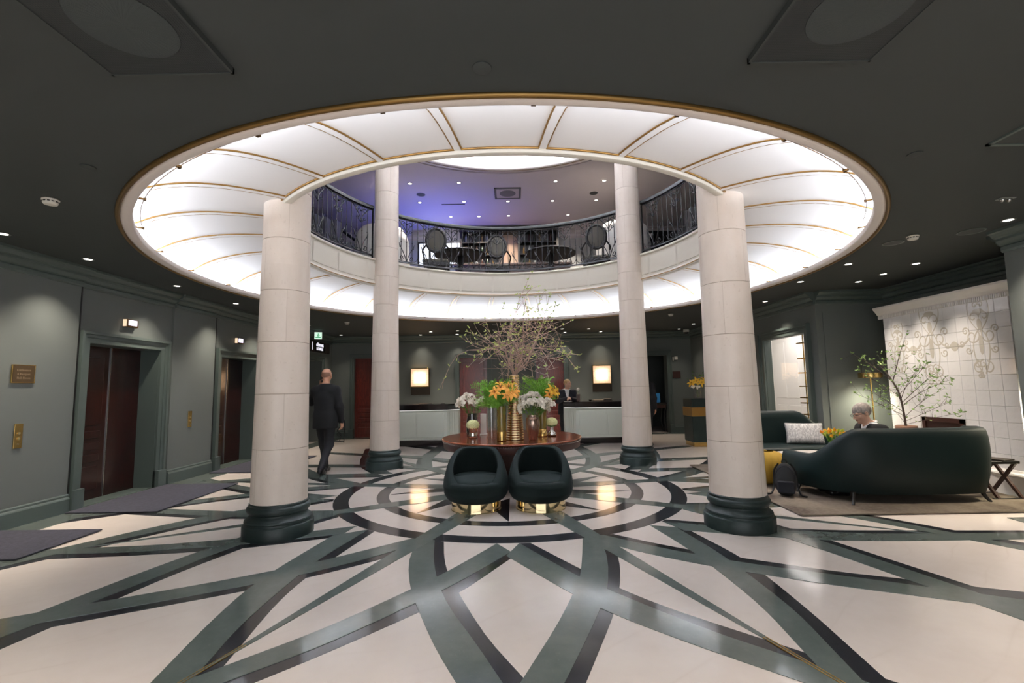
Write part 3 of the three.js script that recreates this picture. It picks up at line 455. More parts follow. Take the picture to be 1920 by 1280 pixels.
function person(o) {
  const g = thing('person', o.label, 'person', o.at, o.turn), J = o.joints, s = 1;
  const H0 = head(J.head, o.headSize ?? 1, o.look ?? 0, o.nod ?? 0);
  const neckB = B(J.neck, [J.head[0] - 0.01 * Math.sin(o.look ?? 0), J.head[1] - 0.05, J.head[2] - 0.01], 0.058, 0.052);
  const trunk = [B([J.shL[0] * 0.62, J.shL[1] - 0.03, J.shL[2]], [J.hipL[0] * 0.9, J.hipL[1] + 0.06, J.hipL[2]], 0.085, 0.095), B([J.shR[0] * 0.62, J.shR[1] - 0.03, J.shR[2]], [J.hipR[0] * 0.9, J.hipR[1] + 0.06, J.hipR[2]], 0.085, 0.095), B(J.neck, J.chest, 0.07, 0.11), B(J.chest, J.pelvis, 0.105, 0.105), B(J.shL, [J.neck[0], J.neck[1] - 0.03, J.neck[2]], 0.058, 0.06), B(J.shR, [J.neck[0], J.neck[1] - 0.03, J.neck[2]], 0.058, 0.06)];
  const arms = [B(J.shL, J.elL, 0.056, 0.043), B(J.elL, J.wrL, 0.042, 0.028), B(J.shR, J.elR, 0.056, 0.043), B(J.elR, J.wrR, 0.042, 0.028)];
  const legs = [B(J.hipL, J.knL, 0.086, 0.057), B(J.knL, J.anL, 0.055, 0.038), B(J.hipR, J.knR, 0.086, 0.057), B(J.knR, J.anR, 0.055, 0.038), B(J.hipL, J.hipR, 0.1, 0.1), B(J.pelvis, [(J.hipL[0] + J.hipR[0]) / 2, J.hipL[1], J.hipL[2]], 0.11, 0.1)];
  const feet = [B(J.anL, J.toL, 0.038, 0.032), B(J.anR, J.toR, 0.038, 0.032)];
  // one continuous body: trunk, limbs, neck; head and hands on finer grids, overlapping it
  const body = net([...trunk, ...arms, ...legs, ...feet, neckB].map(b => [...b.slice(0, 6), b[6] * 0.9, b[7] * 0.9]), 0.05, 0.016);
  const r = 0.165 * (o.headSize ?? 1), nk = neckB;
  const hd = surfaceNets((x, y, z) => smin(H0.f(x, y, z), cap(x, y, z, nk), 0.035), [J.head[0] - r, J.head[1] - r - 0.06, J.head[2] - r], [J.head[0] + r, J.head[1] + r, J.head[2] + r], 0.0045);
  const hands = [net(o.handL, 0.011, 0.004), net(o.handR, 0.011, 0.004)];
  mesh('body', mg([body, hd, ...hands]), o.skin, g);
  // clothes
  const jb = [...trunk, ...arms], lo = bounds(jb, 0.06), wr = [J.wrL, J.wrR];
  const hemY = o.hem ?? J.hipL[1] - 0.1, skirt = o.seated ? [] : [B([J.hipL[0], J.hipL[1] + 0.06, J.hipL[2]], [J.hipL[0] * 1.12, hemY, J.hipL[2]], 0.108, 0.104), B([J.hipR[0], J.hipR[1] + 0.06, J.hipR[2]], [J.hipR[0] * 1.12, hemY, J.hipR[2]], 0.108, 0.104), B([0, J.hipL[1] + 0.06, J.hipL[2]], [0, hemY, J.hipL[2]], 0.11, 0.105)];
  const jf = fieldOf([...jb, ...skirt], 0.055, 0.015), nkY = J.neck[1];
  const jl = [lo[0].slice(), lo[1].slice()]; jl[0][1] = Math.min(jl[0][1], hemY - 0.03);
  const vneck = (x, y, z) => { if (!o.vneck) return 1; const t = (nkY + 0.03 - y) / 0.30; return Math.max(Math.abs(x - J.neck[0]) - 0.065 * (1 - t), J.neck[2] + 0.045 - z, -t, t - 1); };
  const jg = surfaceNets((x, y, z) => { let d = jf(x, y, z); d = smax(d, y - (nkY + 0.035), 0.02); d = smax(d, -cap(x, y, z, [nk[0], nk[1] - 0.1, nk[2], nk[3], nk[4], nk[5], nk[6] + 0.006, nk[7] + 0.01]), 0.008); d = smax(d, hemY - y, 0.012); const v = vneck(x, y, z); if (v < 0.05) d = smax(d, -v, 0.01); return d; }, jl[0], jl[1], 0.012);
  mesh('jacket', jg, o.jacket, g);
  if (o.shirt) mesh('shirt', surfaceNets((x, y, z) => { let d = fieldOf(trunk, 0.055, 0.006)(x, y, z); d = smax(d, y - (nkY + 0.045), 0.01); return smax(d, -cap(x, y, z, [nk[0], nk[1] - 0.02, nk[2], nk[3], nk[4], nk[5], nk[6] + 0.003, nk[7]]), 0.006); }, [lo[0][0], J.chest[1] - 0.16, lo[0][2]], [lo[1][0], nkY + 0.08, lo[1][2]], 0.012), M.shirt, g);
  if (o.collar) { const a = []; for (let i = 0; i <= 16; i++) { const t = i / 16 * Math.PI * 2; a.push(V(J.neck[0] + 0.068 * Math.sin(t), nkY + 0.045 + 0.018 * -Math.cos(t), J.neck[2] + 0.066 * Math.cos(t))); } mesh('collar', tube(a.slice(0, 16), 0.011, 32, 8, true), M.shirt, g); }
  mesh('trousers', surfaceNets((x, y, z) => smax(fieldOf(legs, 0.05, 0.016)(x, y, z), y - J.pelvis[1] - 0.02, 0.02), ...bounds(legs, 0.05), 0.013), o.trousers ?? M.trousers, g);
  for (const [a, t] of [[J.anL, J.toL], [J.anR, J.toR]]) {
    const hx = (a[0] - t[0]), hz = a[2] - t[2], hy = a[1] - t[1], L = Math.hypot(hx, hy, hz), heel = [a[0] + hx / L * 0.035, a[1] - 0.045, a[2] + hz / L * 0.035];
    mesh('shoe', net([B(heel, t, 0.038, 0.036), B(a, heel, 0.042, 0.038), B(a, [(a[0] + t[0]) / 2, (a[1] + t[1]) / 2, (a[2] + t[2]) / 2], 0.04, 0.04)], 0.03, 0.008), M.shoe, g);
  }
  // hair as a cap cut out of an enlarged skull
  if (o.hair) {
    const hg = surfaceNets((X, Y, Z) => { const [x, y, z] = H0.loc(X, Y, Z), sh = o.headSize ?? 1, q = o.hairSize ?? 1; const d = ell(x / q, y / q, z / q, [0, 0.034, -0.015], [0.083, 0.096, 0.106]); return smax(d, o.hair(x, y, z), 0.008) * sh; }, [J.head[0] - r, J.head[1] - r, J.head[2] - r], [J.head[0] + r, J.head[1] + r, J.head[2] + r], 0.0055);
    mesh('hair', hg, o.hairMat, g);
  }
  const eyes = [-1, 1].map(q => { const e = H0.out(q * 0.031, 0.008, 0.0875); return sph(0.0052, ...e, 8); });
  for (const e of eyes) mesh('eye', e, M.shoe, g);
  for (const q of [-1, 1]) mesh('eyebrow', tube([H0.out(q * 0.014, 0.029, 0.094), H0.out(q * 0.033, 0.034, 0.091), H0.out(q * 0.050, 0.028, 0.078)], 0.003, 6, 5), o.hairMat ?? M.hairDark, g);
  mesh('lips', tube([H0.out(-0.021, -0.063, 0.0945), H0.out(0, -0.0635, 0.1), H0.out(0.021, -0.063, 0.0945)], 0.0032, 8, 5), S(0xa8605a, 0.5), g);
  if (o.glasses) {
    const rg = q => { const a = []; for (let i = 0; i < 14; i++) { const t = i / 14 * Math.PI * 2; a.push(H0.out(q * 0.034 + 0.024 * Math.cos(t), 0.004 + 0.017 * Math.sin(t), 0.109)); } return tube(a, 0.0022, 28, 5, true); };
    mesh('glasses', [rg(-1), rg(1), tube([H0.out(-0.010, 0.008, 0.110), H0.out(0, 0.011, 0.113), H0.out(0.010, 0.008, 0.110)], 0.002, 6, 5), ...[-1, 1].map(q => tube([H0.out(q * 0.058, 0.008, 0.108), H0.out(q * 0.080, 0.010, 0.05), H0.out(q * 0.086, 0.006, -0.02)], 0.0022, 8, 5))], M.blackWood, g);
  }
  return g;
}
// man walking away from the viewer, phone at his left ear
{
  const wrR = [0.275, 0.86, 0.10], wrL = [-0.155, 1.56, 0.05];
  const g = person({
    label: 'man in a black suit walking away past the left column, hand raised to his ear', at: [-3.27, 0, -1.45], turn: Math.PI - 0.06, skin: M.skin, jacket: M.cloth, hairMat: S(0x96725f, 0.8),
    joints: { head: [0, 1.715, 0.025], neck: [0, 1.535, -0.005], chest: [0, 1.32, 0], pelvis: [0, 1.0, 0], shL: [0.19, 1.445, 0], shR: [-0.19, 1.445, 0], elL: [0.315, 1.24, 0.10], wrL: [0.165, 1.53, 0.12], elR: [-0.275, 1.15, -0.03], wrR: [-0.275, 0.90, 0.05], hipL: [0.09, 0.93, 0], hipR: [-0.09, 0.93, 0], knL: [0.07, 0.50, 0.10], knR: [-0.07, 0.50, 0.02], anL: [0.055, 0.09, 0.16], anR: [-0.05, 0.12, -0.24], toL: [0.065, 0.035, 0.31], toR: [-0.05, 0.035, -0.11] },
    handL: hand([0.155, 1.55, 0.12], [-0.25, 1, -0.35], [-1, -0.2, 0], 0.45, 1), handR: hand([-0.275, 0.885, 0.055], [0, -1, 0.12], [1, 0, 0.2], 0.32, 1),
    hairSize: 0.962, hair: (x, y, z) => Math.max(z - 0.015, y - 0.04 - (z < -0.06 ? 0.012 : 0), -0.068 - y), hem: 0.78,
  });
  mesh('phone', rbox(0.012, 0.145, 0.07, 0.005, 0.112, 1.66, 0.06), M.blackWood, g);
}
// receptionist
person({
  label: 'receptionist with hair drawn back, dark suit and white shirt, hands folded at the right desk', at: [1.47, 0, -5.62], turn: 0.05, skin: M.skinPale, jacket: M.navy, hairMat: M.hairBlond, look: 0.85, nod: 0.06, vneck: true, shirt: true, headSize: 0.97,
  joints: { head: [0.02, 1.505, 0.06], neck: [0, 1.335, 0.015], chest: [0, 1.15, 0.01], pelvis: [-0.03, 0.88, 0], shL: [0.185, 1.285, 0], shR: [-0.185, 1.285, 0], elL: [0.24, 1.07, 0.10], wrL: [0.075, 1.125, 0.335], elR: [-0.25, 1.06, 0.10], wrR: [-0.065, 1.13, 0.325], hipL: [0.07, 0.83, -0.01], hipR: [-0.11, 0.83, -0.01], knL: [0.08, 0.45, 0.01], knR: [-0.12, 0.45, 0.02], anL: [0.08, 0.085, -0.02], anR: [-0.12, 0.085, 0], toL: [0.09, 0.033, 0.14], toR: [-0.14, 0.033, 0.15] },
  handL: hand([0.07, 1.13, 0.335], [-1, 0, 0.35], [0, -0.5, -0.6], 0.4, -1), handR: hand([-0.06, 1.135, 0.325], [1, 0.05, 0.4], [0, -0.6, -0.4], 0.4, 1),
  hair: (x, y, z) => Math.max(z - 0.045 + (y > 0.07 ? -0.02 : 0.015), -0.05 - y + Math.abs(z) * 0.2), hem: 0.7,
});
// man on the sofa
person({
  label: 'grey-haired man with glasses and dark jacket sitting on the near sofa, looking down', at: [4.66, 0, 0.80], turn: -Math.PI / 2 - 0.12, skin: M.skinPale, jacket: M.cloth, hairMat: M.hairGrey, nod: 0.35, glasses: true, shirt: true, vneck: true, collar: true, seated: true, hem: 0.5,
  joints: { head: [0.0, 1.035, 0.10], neck: [0, 0.875, 0.01], chest: [0, 0.72, -0.02], pelvis: [0, 0.55, -0.06], shL: [0.19, 0.83, 0], shR: [-0.19, 0.83, 0], elL: [0.23, 0.61, 0.10], wrL: [0.12, 0.60, 0.32], elR: [-0.23, 0.61, 0.10], wrR: [-0.12, 0.60, 0.32], hipL: [0.1, 0.54, -0.02], hipR: [-0.1, 0.54, -0.02], knL: [0.12, 0.52, 0.42], knR: [-0.12, 0.52, 0.42], anL: [0.12, 0.105, 0.45], anR: [-0.12, 0.105, 0.45], toL: [0.13, 0.06, 0.60], toR: [-0.13, 0.06, 0.60] },
  handL: hand([0.12, 0.60, 0.32], [-0.3, 0, 1], [0, -1, 0], 0.25, 1), handR: hand([-0.12, 0.60, 0.32], [0.3, 0, 1], [0, -1, 0], 0.25, -1),
  hairSize: 1.035, hair: (x, y, z) => Math.max(-0.06 - y + 0.085 * Math.max(0, Math.min(1, (z + 0.01) / 0.05)), z - 0.098),
});
// a figure in black mostly hidden by the back right column
person({
  label: 'person in black standing half hidden behind the back right column', at: [3.17, 0, -4.35], turn: 2.6, skin: M.skin, jacket: M.cloth, hairMat: M.hairDark, hem: 0.72,
  joints: { head: [0, 1.66, 0.03], neck: [0, 1.485, 0], chest: [0, 1.28, 0], pelvis: [0, 0.97, 0], shL: [0.19, 1.43, 0], shR: [-0.19, 1.43, 0], elL: [0.24, 1.13, -0.02], wrL: [0.24, 0.9, 0.06], elR: [-0.24, 1.13, -0.02], wrR: [-0.24, 0.9, 0.06], hipL: [0.09, 0.9, 0], hipR: [-0.09, 0.9, 0], knL: [0.09, 0.49, 0.01], knR: [-0.09, 0.49, 0.01], anL: [0.09, 0.09, 0], anR: [-0.09, 0.09, 0], toL: [0.1, 0.035, 0.16], toR: [-0.1, 0.035, 0.16] },
  handL: hand([0.24, 0.89, 0.06], [0, -1, 0.1], [-1, 0, 0], 0.3, -1), handR: hand([-0.24, 0.89, 0.06], [0, -1, 0.1], [1, 0, 0], 0.3, 1),
  hair: (x, y, z) => Math.max(z - 0.05, -0.05 - y),
});
// ================================================================ CENTRE: TUB CHAIRS, TABLE, FLOWERS
{
  const c = thing('tub_chair', 'left of two dark upholstered tub chairs on round brass bases', 'armchair', [-0.40, 0, 1.10], 0, 'pair of dark tub chairs in front of the round table');
  const R = y => { const P = [[0.095, 0.30], [0.13, 0.345], [0.2, 0.385], [0.29, 0.397], [0.38, 0.385], [0.5, 0.352], [0.62, 0.312], [0.72, 0.285]]; let i = 0; while (i < P.length - 2 && y > P[i + 1][0]) i++; const [a, b] = [P[i], P[i + 1]], t = Math.max(-0.2, Math.min(1.2, (y - a[0]) / (b[0] - a[0]))); return a[1] + (b[1] - a[1]) * t; };
  const f = (x, y, z) => {
    const r = Math.hypot(x, z); let d = (r - R(y)) * 0.9;
    d = smax(d, 0.10 - y, 0.06); d = smax(d, y - 0.71, 0.03);
    // the arms slope down towards the front edge of the seat
    const top = 0.725 - 0.375 * Math.pow(Math.max(0, Math.min(1, (z + 0.20) / 0.46)), 1.25); d = smax(d, (y - top) * 0.75, 0.035);
    const cav = smax(r - (R(Math.max(y, 0.36)) - 0.078), 0.345 - y, 0.03);
    return smax(d, -cav, 0.022);
  };
  mesh('shell', surfaceNets(f, [-0.44, 0.05, -0.44], [0.44, 0.76, 0.44], 0.0125), M.chair, c);
  const cu = (x, y, z) => { let d = Math.hypot(x, z > 0 ? z * 0.84 : z) - 0.300; d = smax(d, y - 0.402 + 0.22 * (x * x + z * z) * (z > 0 ? 1.3 : 0.4), 0.05); return smax(d, 0.30 - y, 0.03); };
  mesh('seat_cushion', surfaceNets(cu, [-0.34, 0.26, -0.33], [0.34, 0.46, 0.40], 0.0125), M.chair, c);
  mesh('base', lathe([[0.10, 0.12], [0.292, 0.12], [0.296, 0.114], [0.296, 0.014], [0.303, 0.009], [0.303, 0.002], [0.05, 0.002]], 64), M.polBrass, c);
  copyOf(c, [0.378, 0, 1.10], -0.02, 'right of two dark upholstered tub chairs on round brass bases');
}
const TH = 0.70;
{
  const t = thing('round_table', 'large round polished wood table with nailhead rim carrying the flowers', 'table', [0.03, 0, -0.36]);
  const g = lathe([[0, TH - 0.03], [1.03, TH - 0.03], [1.056, TH - 0.026], [1.062, TH - 0.012], [1.054, TH - 0.002], [1.038, TH], [0, TH]], 96); mesh('table_top', uvBox(g), M.table, t);
  mesh('apron', lathe([[0.98, TH - 0.03], [1.036, TH - 0.03], [1.038, TH - 0.05], [1.03, TH - 0.135], [1.012, TH - 0.145], [0.98, TH - 0.145]], 96), M.apron, t);
  const nail = []; for (let i = 0; i < 190; i++) { const a = i / 190 * Math.PI * 2; nail.push(T(new THREE.SphereGeometry(0.0085, 6, 4), 1.042 * Math.sin(a), TH - 0.042, 1.042 * Math.cos(a))); }
  mesh('nailhead_trim', nail, M.silver, t).userData = { kind: 'stuff' };
  mesh('pedestal', [cyl(0.36, 0.33, 0.44, 0, 0.12, 0, 40), cyl(0.48, 0.46, 0.05, 0, 0.004, 0, 40), cyl(0.44, 0.38, 0.07, 0, 0.05, 0, 40), lathe([[0.33, 0.54], [0.42, 0.567], [0.5, 0.57], [0.5, 0.672], [0, 0.672]], 40)], M.apron, t);
}
const onTable = scene.children.length;
// flowers and foliage ---------------------------------------------------------
function petalG(L, w, bend, cup = 0.3) {             // curved petal lying along +y, tip bends to +z
  const g = new THREE.PlaneGeometry(1, 1, 4, 6), p = g.attributes.position;
  for (let i = 0; i < p.count; i++) { const u = p.getX(i) * 2, v = p.getY(i) + 0.5, ww = w * Math.pow(Math.sin(Math.PI * Math.min(0.985, 0.06 + v * 0.93)), 0.75) / 2, a = bend * v * v; p.setXYZ(i, u * ww, L * v * Math.cos(a * 0.6), L * v * Math.sin(a * 0.6) + cup * u * u * ww); }
  g.computeVertexNormals(); return g;
}
const openFlower = (n, L, w, tilt, bend) => { const l = []; for (let i = 0; i < n; i++) l.push(petalG(L * (0.92 + 0.16 * rnd()), w, bend * (0.8 + 0.4 * rnd())).rotateX(tilt).rotateY(i / n * Math.PI * 2 + rr(-0.1, 0.1))); return mg(l); };
const lilyG = [0, 1, 2].map(() => mg([openFlower(6, 0.085, 0.036, 0.62, 1.35)])), lilyS = mg([0, 1, 2, 3, 4].map(i => limb([0, 0.01, 0], [0.02 * Math.sin(i * 1.26), 0.062, 0.02 * Math.cos(i * 1.26)], 0.0015, 0.0032, 4)));
const whiteG = [0, 1, 2].map(() => { const l = []; for (let i = 0; i < 9; i++) { const a = rr(0, 6.28), b = rr(0, 1.15); l.push(openFlower(5, 0.034, 0.024, rr(0.5, 0.9), 0.6).rotateX(b).rotateY(a).translate(0.030 * Math.sin(b) * Math.sin(a), 0.03 * Math.cos(b), 0.03 * Math.sin(b) * Math.cos(a))); } return mg(l); });
const leafG = (L, w) => petalG(L, w, 0.5, 0.35);
function aim(g, dir) { return g.applyQuaternion(new THREE.Quaternion().setFromUnitVectors(V(0, 1, 0), V(...dir).normalize())); }
function fernG(base, tip, n = 12, w = 0.07) {        // feathery frond
  const l = [], c = new THREE.QuadraticBezierCurve3(V(...base), V((base[0] + tip[0]) / 2, Math.max(base[1], tip[1]) + 0.02, (base[2] + tip[2]) / 2), V(...tip)), side = V(rr(-1, 1), rr(-0.3, 0.3), rr(-1, 1)).normalize();
  l.push(tube(c.getPoints(5), 0.0016, 6, 3));
  for (let i = 2; i <= n; i++) { const t = i / n, p = c.getPoint(t), d = c.getTangent(t), s = side.clone().cross(d).normalize(); for (const q of [-1, 1]) { const dir = d.clone().multiplyScalar(0.65).addScaledVector(s, q); l.push(aim(leafG(w * (1.1 - 0.75 * t) + 0.014, 0.009), [dir.x, dir.y, dir.z]).translate(p.x, p.y, p.z)); } }
  return mg(l);
}
function bouquet(label, at, spec) {
  const b = thing('flower_bouquet', label, 'flowers', at);
  const stems = [], green = [];
  for (const [kind, x, y, z, dir, s = 1] of spec.blooms) {
    const d = dir ?? [x, 0.12 + Math.abs(y) * 0.3, z + 0.05], k = spec.blooms.indexOf(spec.blooms.find(q => q[1] === x)) % 3;
    const g = aim((kind === 'lily' || kind === 'gold' ? lilyG[k] : whiteG[k]).clone().scale(s, s, s), d).translate(x, y, z);
    const f = mesh(kind === 'white' ? 'white_blossom' : 'lily_bloom', g, kind === 'white' ? M.petal : kind === 'gold' ? M.yellow : M.lily, b);
    if (kind !== 'white') mesh('stamens', aim(lilyS.clone(), d).translate(x, y, z), M.stamen, f);
    stems.push(tube([[x, y, z], [x * 0.45, y * 0.35 + (spec.rim ?? 0) * 0.5, z * 0.45], [x * 0.12, spec.foot, z * 0.12]], 0.0022, 6, 4));
  }
  for (let i = 0; i < (spec.fronds ?? 0); i++) { const a = rr(0, 6.28), R = rr(0.3, 1) * spec.fr; green.push(fernG([Math.sin(a) * 0.02, spec.rim, Math.cos(a) * 0.02], [Math.sin(a) * R + (spec.fx ?? 0), spec.rim + rr(0.1, 1) * spec.fh, Math.cos(a) * R], 11, rr(0.05, 0.085))); }
  for (let i = 0; i < (spec.leaves ?? 0); i++) { const a = rr(0, 6.28), R = rr(0.2, 1) * spec.lr; green.push(aim(leafG(rr(0.04, 0.09), rr(0.014, 0.024)), [Math.sin(a), rr(-0.2, 1.2), Math.cos(a)]).translate(Math.sin(a) * R, spec.rim + rr(-0.04, 1) * spec.lh, Math.cos(a) * R)); }
  if (stems.length) mesh('stems', stems, M.stem, b);
  if (green.length) mesh('foliage', green, spec.greenMat ?? M.fern, b).userData = { kind: 'stuff' };
  return b;
}
const white = (n, cx, cy, cz, rx, ry, rz) => Array.from({ length: n }, (_, i) => { const a = i * 2.4 + rr(-0.3, 0.3), q = Math.sqrt((i + 0.5) / n); return ['white', cx + rx * q * Math.sin(a), cy + ry * (1 - q * q) + rr(-0.025, 0.03), cz + rz * q * Math.cos(a), [q * Math.sin(a), 0.9 - 0.5 * q, q * Math.cos(a)], rr(0.9, 1.25)]; });
const vaseOn = (name, label, x, z, pts, mat, cat = 'vase', y = TH) => { const v = thing(name, label, cat, [x, y, z]); mesh('vessel', lathe(pts, 40), mat, v); return v; };
// tall ribbed gold cone with the bare branches
{
  const pts = []; for (let i = 0; i <= 108; i++) { const t = i / 108, r = 0.120 - 0.055 * Math.pow(t, 1.1); pts.push([r + 0.0065 * Math.sin(t * 27 * 2 * Math.PI), 0.002 + 0.88 * t]); }
  const v = thing('vase', 'tall tapering gold ribbed vase in the middle of the round table', 'vase', [0.08, TH, 0.46]); mesh('vessel', lathe([[0, 0.002], ...pts, [0.058, 0.875], [0.058, 0.75]], 40), M.goldRib, v);
  const b = thing('branch_arrangement', 'huge spray of bare twisting branches with small leaves in the gold vase', 'branches', [0.08, TH + 0.86, 0.46]);
  const tips = [[0.27, 1.45, 0.05], [0.09, 1.12, -0.1], [0.5, 1.08, 0.1], [0.82, 0.76, 0.0], [0.86, 0.05, 0.15], [0.66, 0.3, 0.3], [-0.64, 0.62, 0.1], [-0.66, 0.5, -0.1], [-1.02, -0.16, 0.1], [-0.62, 0.12, 0.3], [-0.38, 0.78, 0.25], [0.46, -0.1, 0.35], [0.42, 0.62, -0.35], [-0.2, 0.55, -0.45], [0.0, 0.72, 0.4], [0.75, 0.42, -0.3], [-0.45, 0.32, 0.45], [0.2, 0.9, 0.3], [0.45, 1.2, 0], [0.36, 0.98, 0.12], [0.62, 0.96, 0.1], [-0.12, 1.0, 0.1], [0.22, 1.28, -0.1], [0.78, 0.3, 0.2]];
  const leaves = [], C0 = [0.09, 0.46, 0];
  const ball = q => { const a = rr(0, 6.28), u = rr(-1, 1), r = q * Math.cbrt(rr(0.15, 1)), w = Math.sqrt(1 - u * u); return V(C0[0] + 0.72 * r * w * Math.sin(a), C0[1] + 0.58 * r * u, C0[2] + 0.55 * r * w * Math.cos(a)); };
  for (const t of tips) {
    const L = Math.hypot(...t), wood = [], s0 = rr(0.03, 0.12), m1 = V(C0[0] + rr(-0.22, 0.22), 0.16 + rr(0, 0.22), rr(-0.2, 0.2)), m2 = V(t[0] * 0.6 + rr(-0.12, 0.12), Math.max(t[1] * 0.6, 0.22) + rr(0, 0.18), t[2] * 0.6 + rr(-0.15, 0.15));
    const c = new THREE.CatmullRomCurve3([V(0, -0.3, 0), V(t[0] * 0.02, 0.0, t[2] * 0.02), m1, m2, V(...t)]);
    wood.push(...segs(c, 0, 1, 0.006, 0.0022, 14));
    for (let i = 0; i < 8; i++) {
      const u = rr(0.4, 0.98), p = c.getPoint(u), d = c.getTangent(u), s = V(rr(-1, 1), rr(-0.7, 1), rr(-1, 1)).normalize(), l = rr(0.08, 0.24);
      const e = p.clone().addScaledVector(d, l * 0.5).addScaledVector(s, l * 0.8), q = p.clone().addScaledVector(d, l * 0.4).addScaledVector(s, l * 0.28), c2 = new THREE.QuadraticBezierCurve3(p, q, e);
      wood.push(...segs(c2, 0, 1, 0.0036, 0.0015, 4));
      if (rnd() < 0.7) leaves.push(...cluster(e, 3)); if (rnd() < 0.4) leaves.push(...cluster(q, 2));
    }
    leaves.push(...cluster(c.getPoint(1), 4), ...cluster(c.getPoint(0.93), 3), ...cluster(c.getPoint(0.86), 3));
    mesh('branch', wood, M.bark, b);
  }
  for (let i = 0; i < 62; i++) {                      // criss-crossing twigs that make the tangled ball
    const p = ball(0.95), e = ball(1.08), q = p.clone().lerp(e, 0.5).add(V(rr(-0.16, 0.16), rr(-0.12, 0.16), rr(-0.16, 0.16))), c2 = new THREE.QuadraticBezierCurve3(p, q, e), wood = segs(c2, 0, 1, 0.0036, 0.0018, 7);
    for (let j = 0; j < 3; j++) { const a = c2.getPoint(rr(0.15, 0.95)), h = a.clone().add(V(rr(-0.1, 0.1), rr(-0.06, 0.1), rr(-0.1, 0.1))); wood.push(limb([a.x, a.y, a.z], [h.x, h.y, h.z], 0.0024, 0.0014, 3)); if (rnd() < 0.36) leaves.push(...cluster(h, 2)); }
    mesh('twig', wood, M.bark, b);
  }
  mesh('leaves', leaves, M.leaf, b).userData = { kind: 'stuff' };
}
function segs(c, a, b, r0, r1, n) { const l = []; let p = c.getPoint(a); for (let i = 1; i <= n; i++) { const t = a + (b - a) * i / n, q = c.getPoint(t); l.push(limb([p.x, p.y, p.z], [q.x, q.y, q.z], r0 + (r1 - r0) * (i - 1) / n, r0 + (r1 - r0) * i / n, 5)); p = q; } return l; }
function cluster(p, n, s = 1) { return Array.from({ length: n }, () => aim(leafG(rr(0.022, 0.042) * s, rr(0.011, 0.017) * s), [rr(-1, 1), rr(-0.3, 1), rr(-1, 1)]).translate(p.x, p.y, p.z)); }
// tall olive glass vase with a gold foot, lilies and fern
{
  const v = vaseOn('vase', 'olive glass cylinder vase with a gold foot, left of the ribbed vase', -0.10, 0.60, [[0.0, 0.125], [0.060, 0.125], [0.062, 0.13], [0.062, 0.46], [0.0595, 0.46], [0.0595, 0.135], [0.0, 0.135]], M.amber); mesh('foot', lathe([[0, 0.002], [0.064, 0.002], [0.066, 0.01], [0.066, 0.122], [0.062, 0.126], [0, 0.126]], 40), M.brass, v);
  bouquet('orange lilies with feathery green fern in the olive vase left of centre', [-0.10, TH, 0.60], { foot: 0.15, rim: 0.46, fronds: 60, fr: 0.28, fh: 0.36, blooms: [['lily', -0.075, 0.645, 0.14, [-0.2, 0.3, 1], 1.15], ['lily', -0.005, 0.70, 0.12, [0, 0.6, 1], 0.9], ['lily', 0.10, 0.70, 0.10, [0.3, 0.7, 1], 1.1], ['lily', 0.135, 0.635, 0.14, [0.2, 0.2, 1], 1.25], ['lily', 0.175, 0.66, 0.10, [0.8, 0.4, 1], 1.1], ['gold', 0.05, 0.74, 0.05, [0.1, 1, 0.6], 1.0], ['gold', 0.15, 0.745, 0.02, [0.3, 1, 0.3], 1.05], ['gold', -0.03, 0.755, 0.0, [-0.1, 1, 0.2], 0.8], ['lily', 0.085, 0.61, 0.16, [-0.1, -0.1, 1], 1.0]] });
}
// clear glass cylinder with dark leaves
vaseOn('vase', 'clear glass cylinder vase with green leaves at its foot, left side of the table', -0.25, 0.30, [[0, 0.003], [0.058, 0.003], [0.058, 0.5], [0.0555, 0.5], [0.0555, 0.03], [0, 0.03]], M.glass);
bouquet('fern stems with leaves standing in the clear glass cylinder', [-0.25, TH, 0.30], { foot: 0.035, rim: 0.42, blooms: [], fronds: 40, fr: 0.25, fh: 0.40, fx: -0.04, leaves: 16, lr: 0.045, lh: 0.12 });
// silver cup left, pale hydrangea
function hydr(label, at, r) { const h = thing('hydrangea', label, 'flowers', at), l = []; for (let i = 0; i < 90; i++) { const y = 1 - i / 90 * 1.5, q = Math.sqrt(Math.max(0, 1 - y * y)), a = i * 2.4; l.push(openFlower(4, r * 0.26, r * 0.24, 1.1, 0.4).applyQuaternion(new THREE.Quaternion().setFromUnitVectors(V(0, 1, 0), V(q * Math.sin(a), y, q * Math.cos(a)))).translate(r * q * Math.sin(a), r * 0.75 * y, r * q * Math.cos(a))); } mesh('petals', [sph(r * 0.92, 0, 0, 0, 16).scale(1, 0.75, 1), ...l], M.hydrangea, h).userData = { kind: 'stuff' }; const lf = []; for (let i = 0; i < 8; i++) lf.push(aim(leafG(r * 0.9, r * 0.45), [Math.sin(i * 0.8), -0.15, Math.cos(i * 0.8)]).translate(0, -r * 0.45, 0)); mesh('foliage', lf, M.leafDark, h); return h; }
vaseOn('vase', 'small silver cup vase at the left of the table', -0.52, 0.20, [[0, 0.003], [0.05, 0.003], [0.058, 0.012], [0.063, 0.04], [0.055, 0.066], [0.058, 0.09], [0.074, 0.155], [0.071, 0.155], [0.05, 0.09], [0, 0.075]], M.silver);
hydr('pale green hydrangea head in the small silver cup at left', [-0.52, TH + 0.185, 0.20], 0.088);
vaseOn('vase', 'small squat silver bud vase at the right of the table', 0.61, 0.09, [[0, 0.003], [0.06, 0.003], [0.068, 0.02], [0.062, 0.045], [0.03, 0.075], [0.024, 0.10], [0.03, 0.15], [0.028, 0.15], [0.02, 0.10], [0, 0.06]], M.silver);
hydr('pale green hydrangea head in the squat silver vase at right', [0.61, TH + 0.20, 0.09], 0.08);
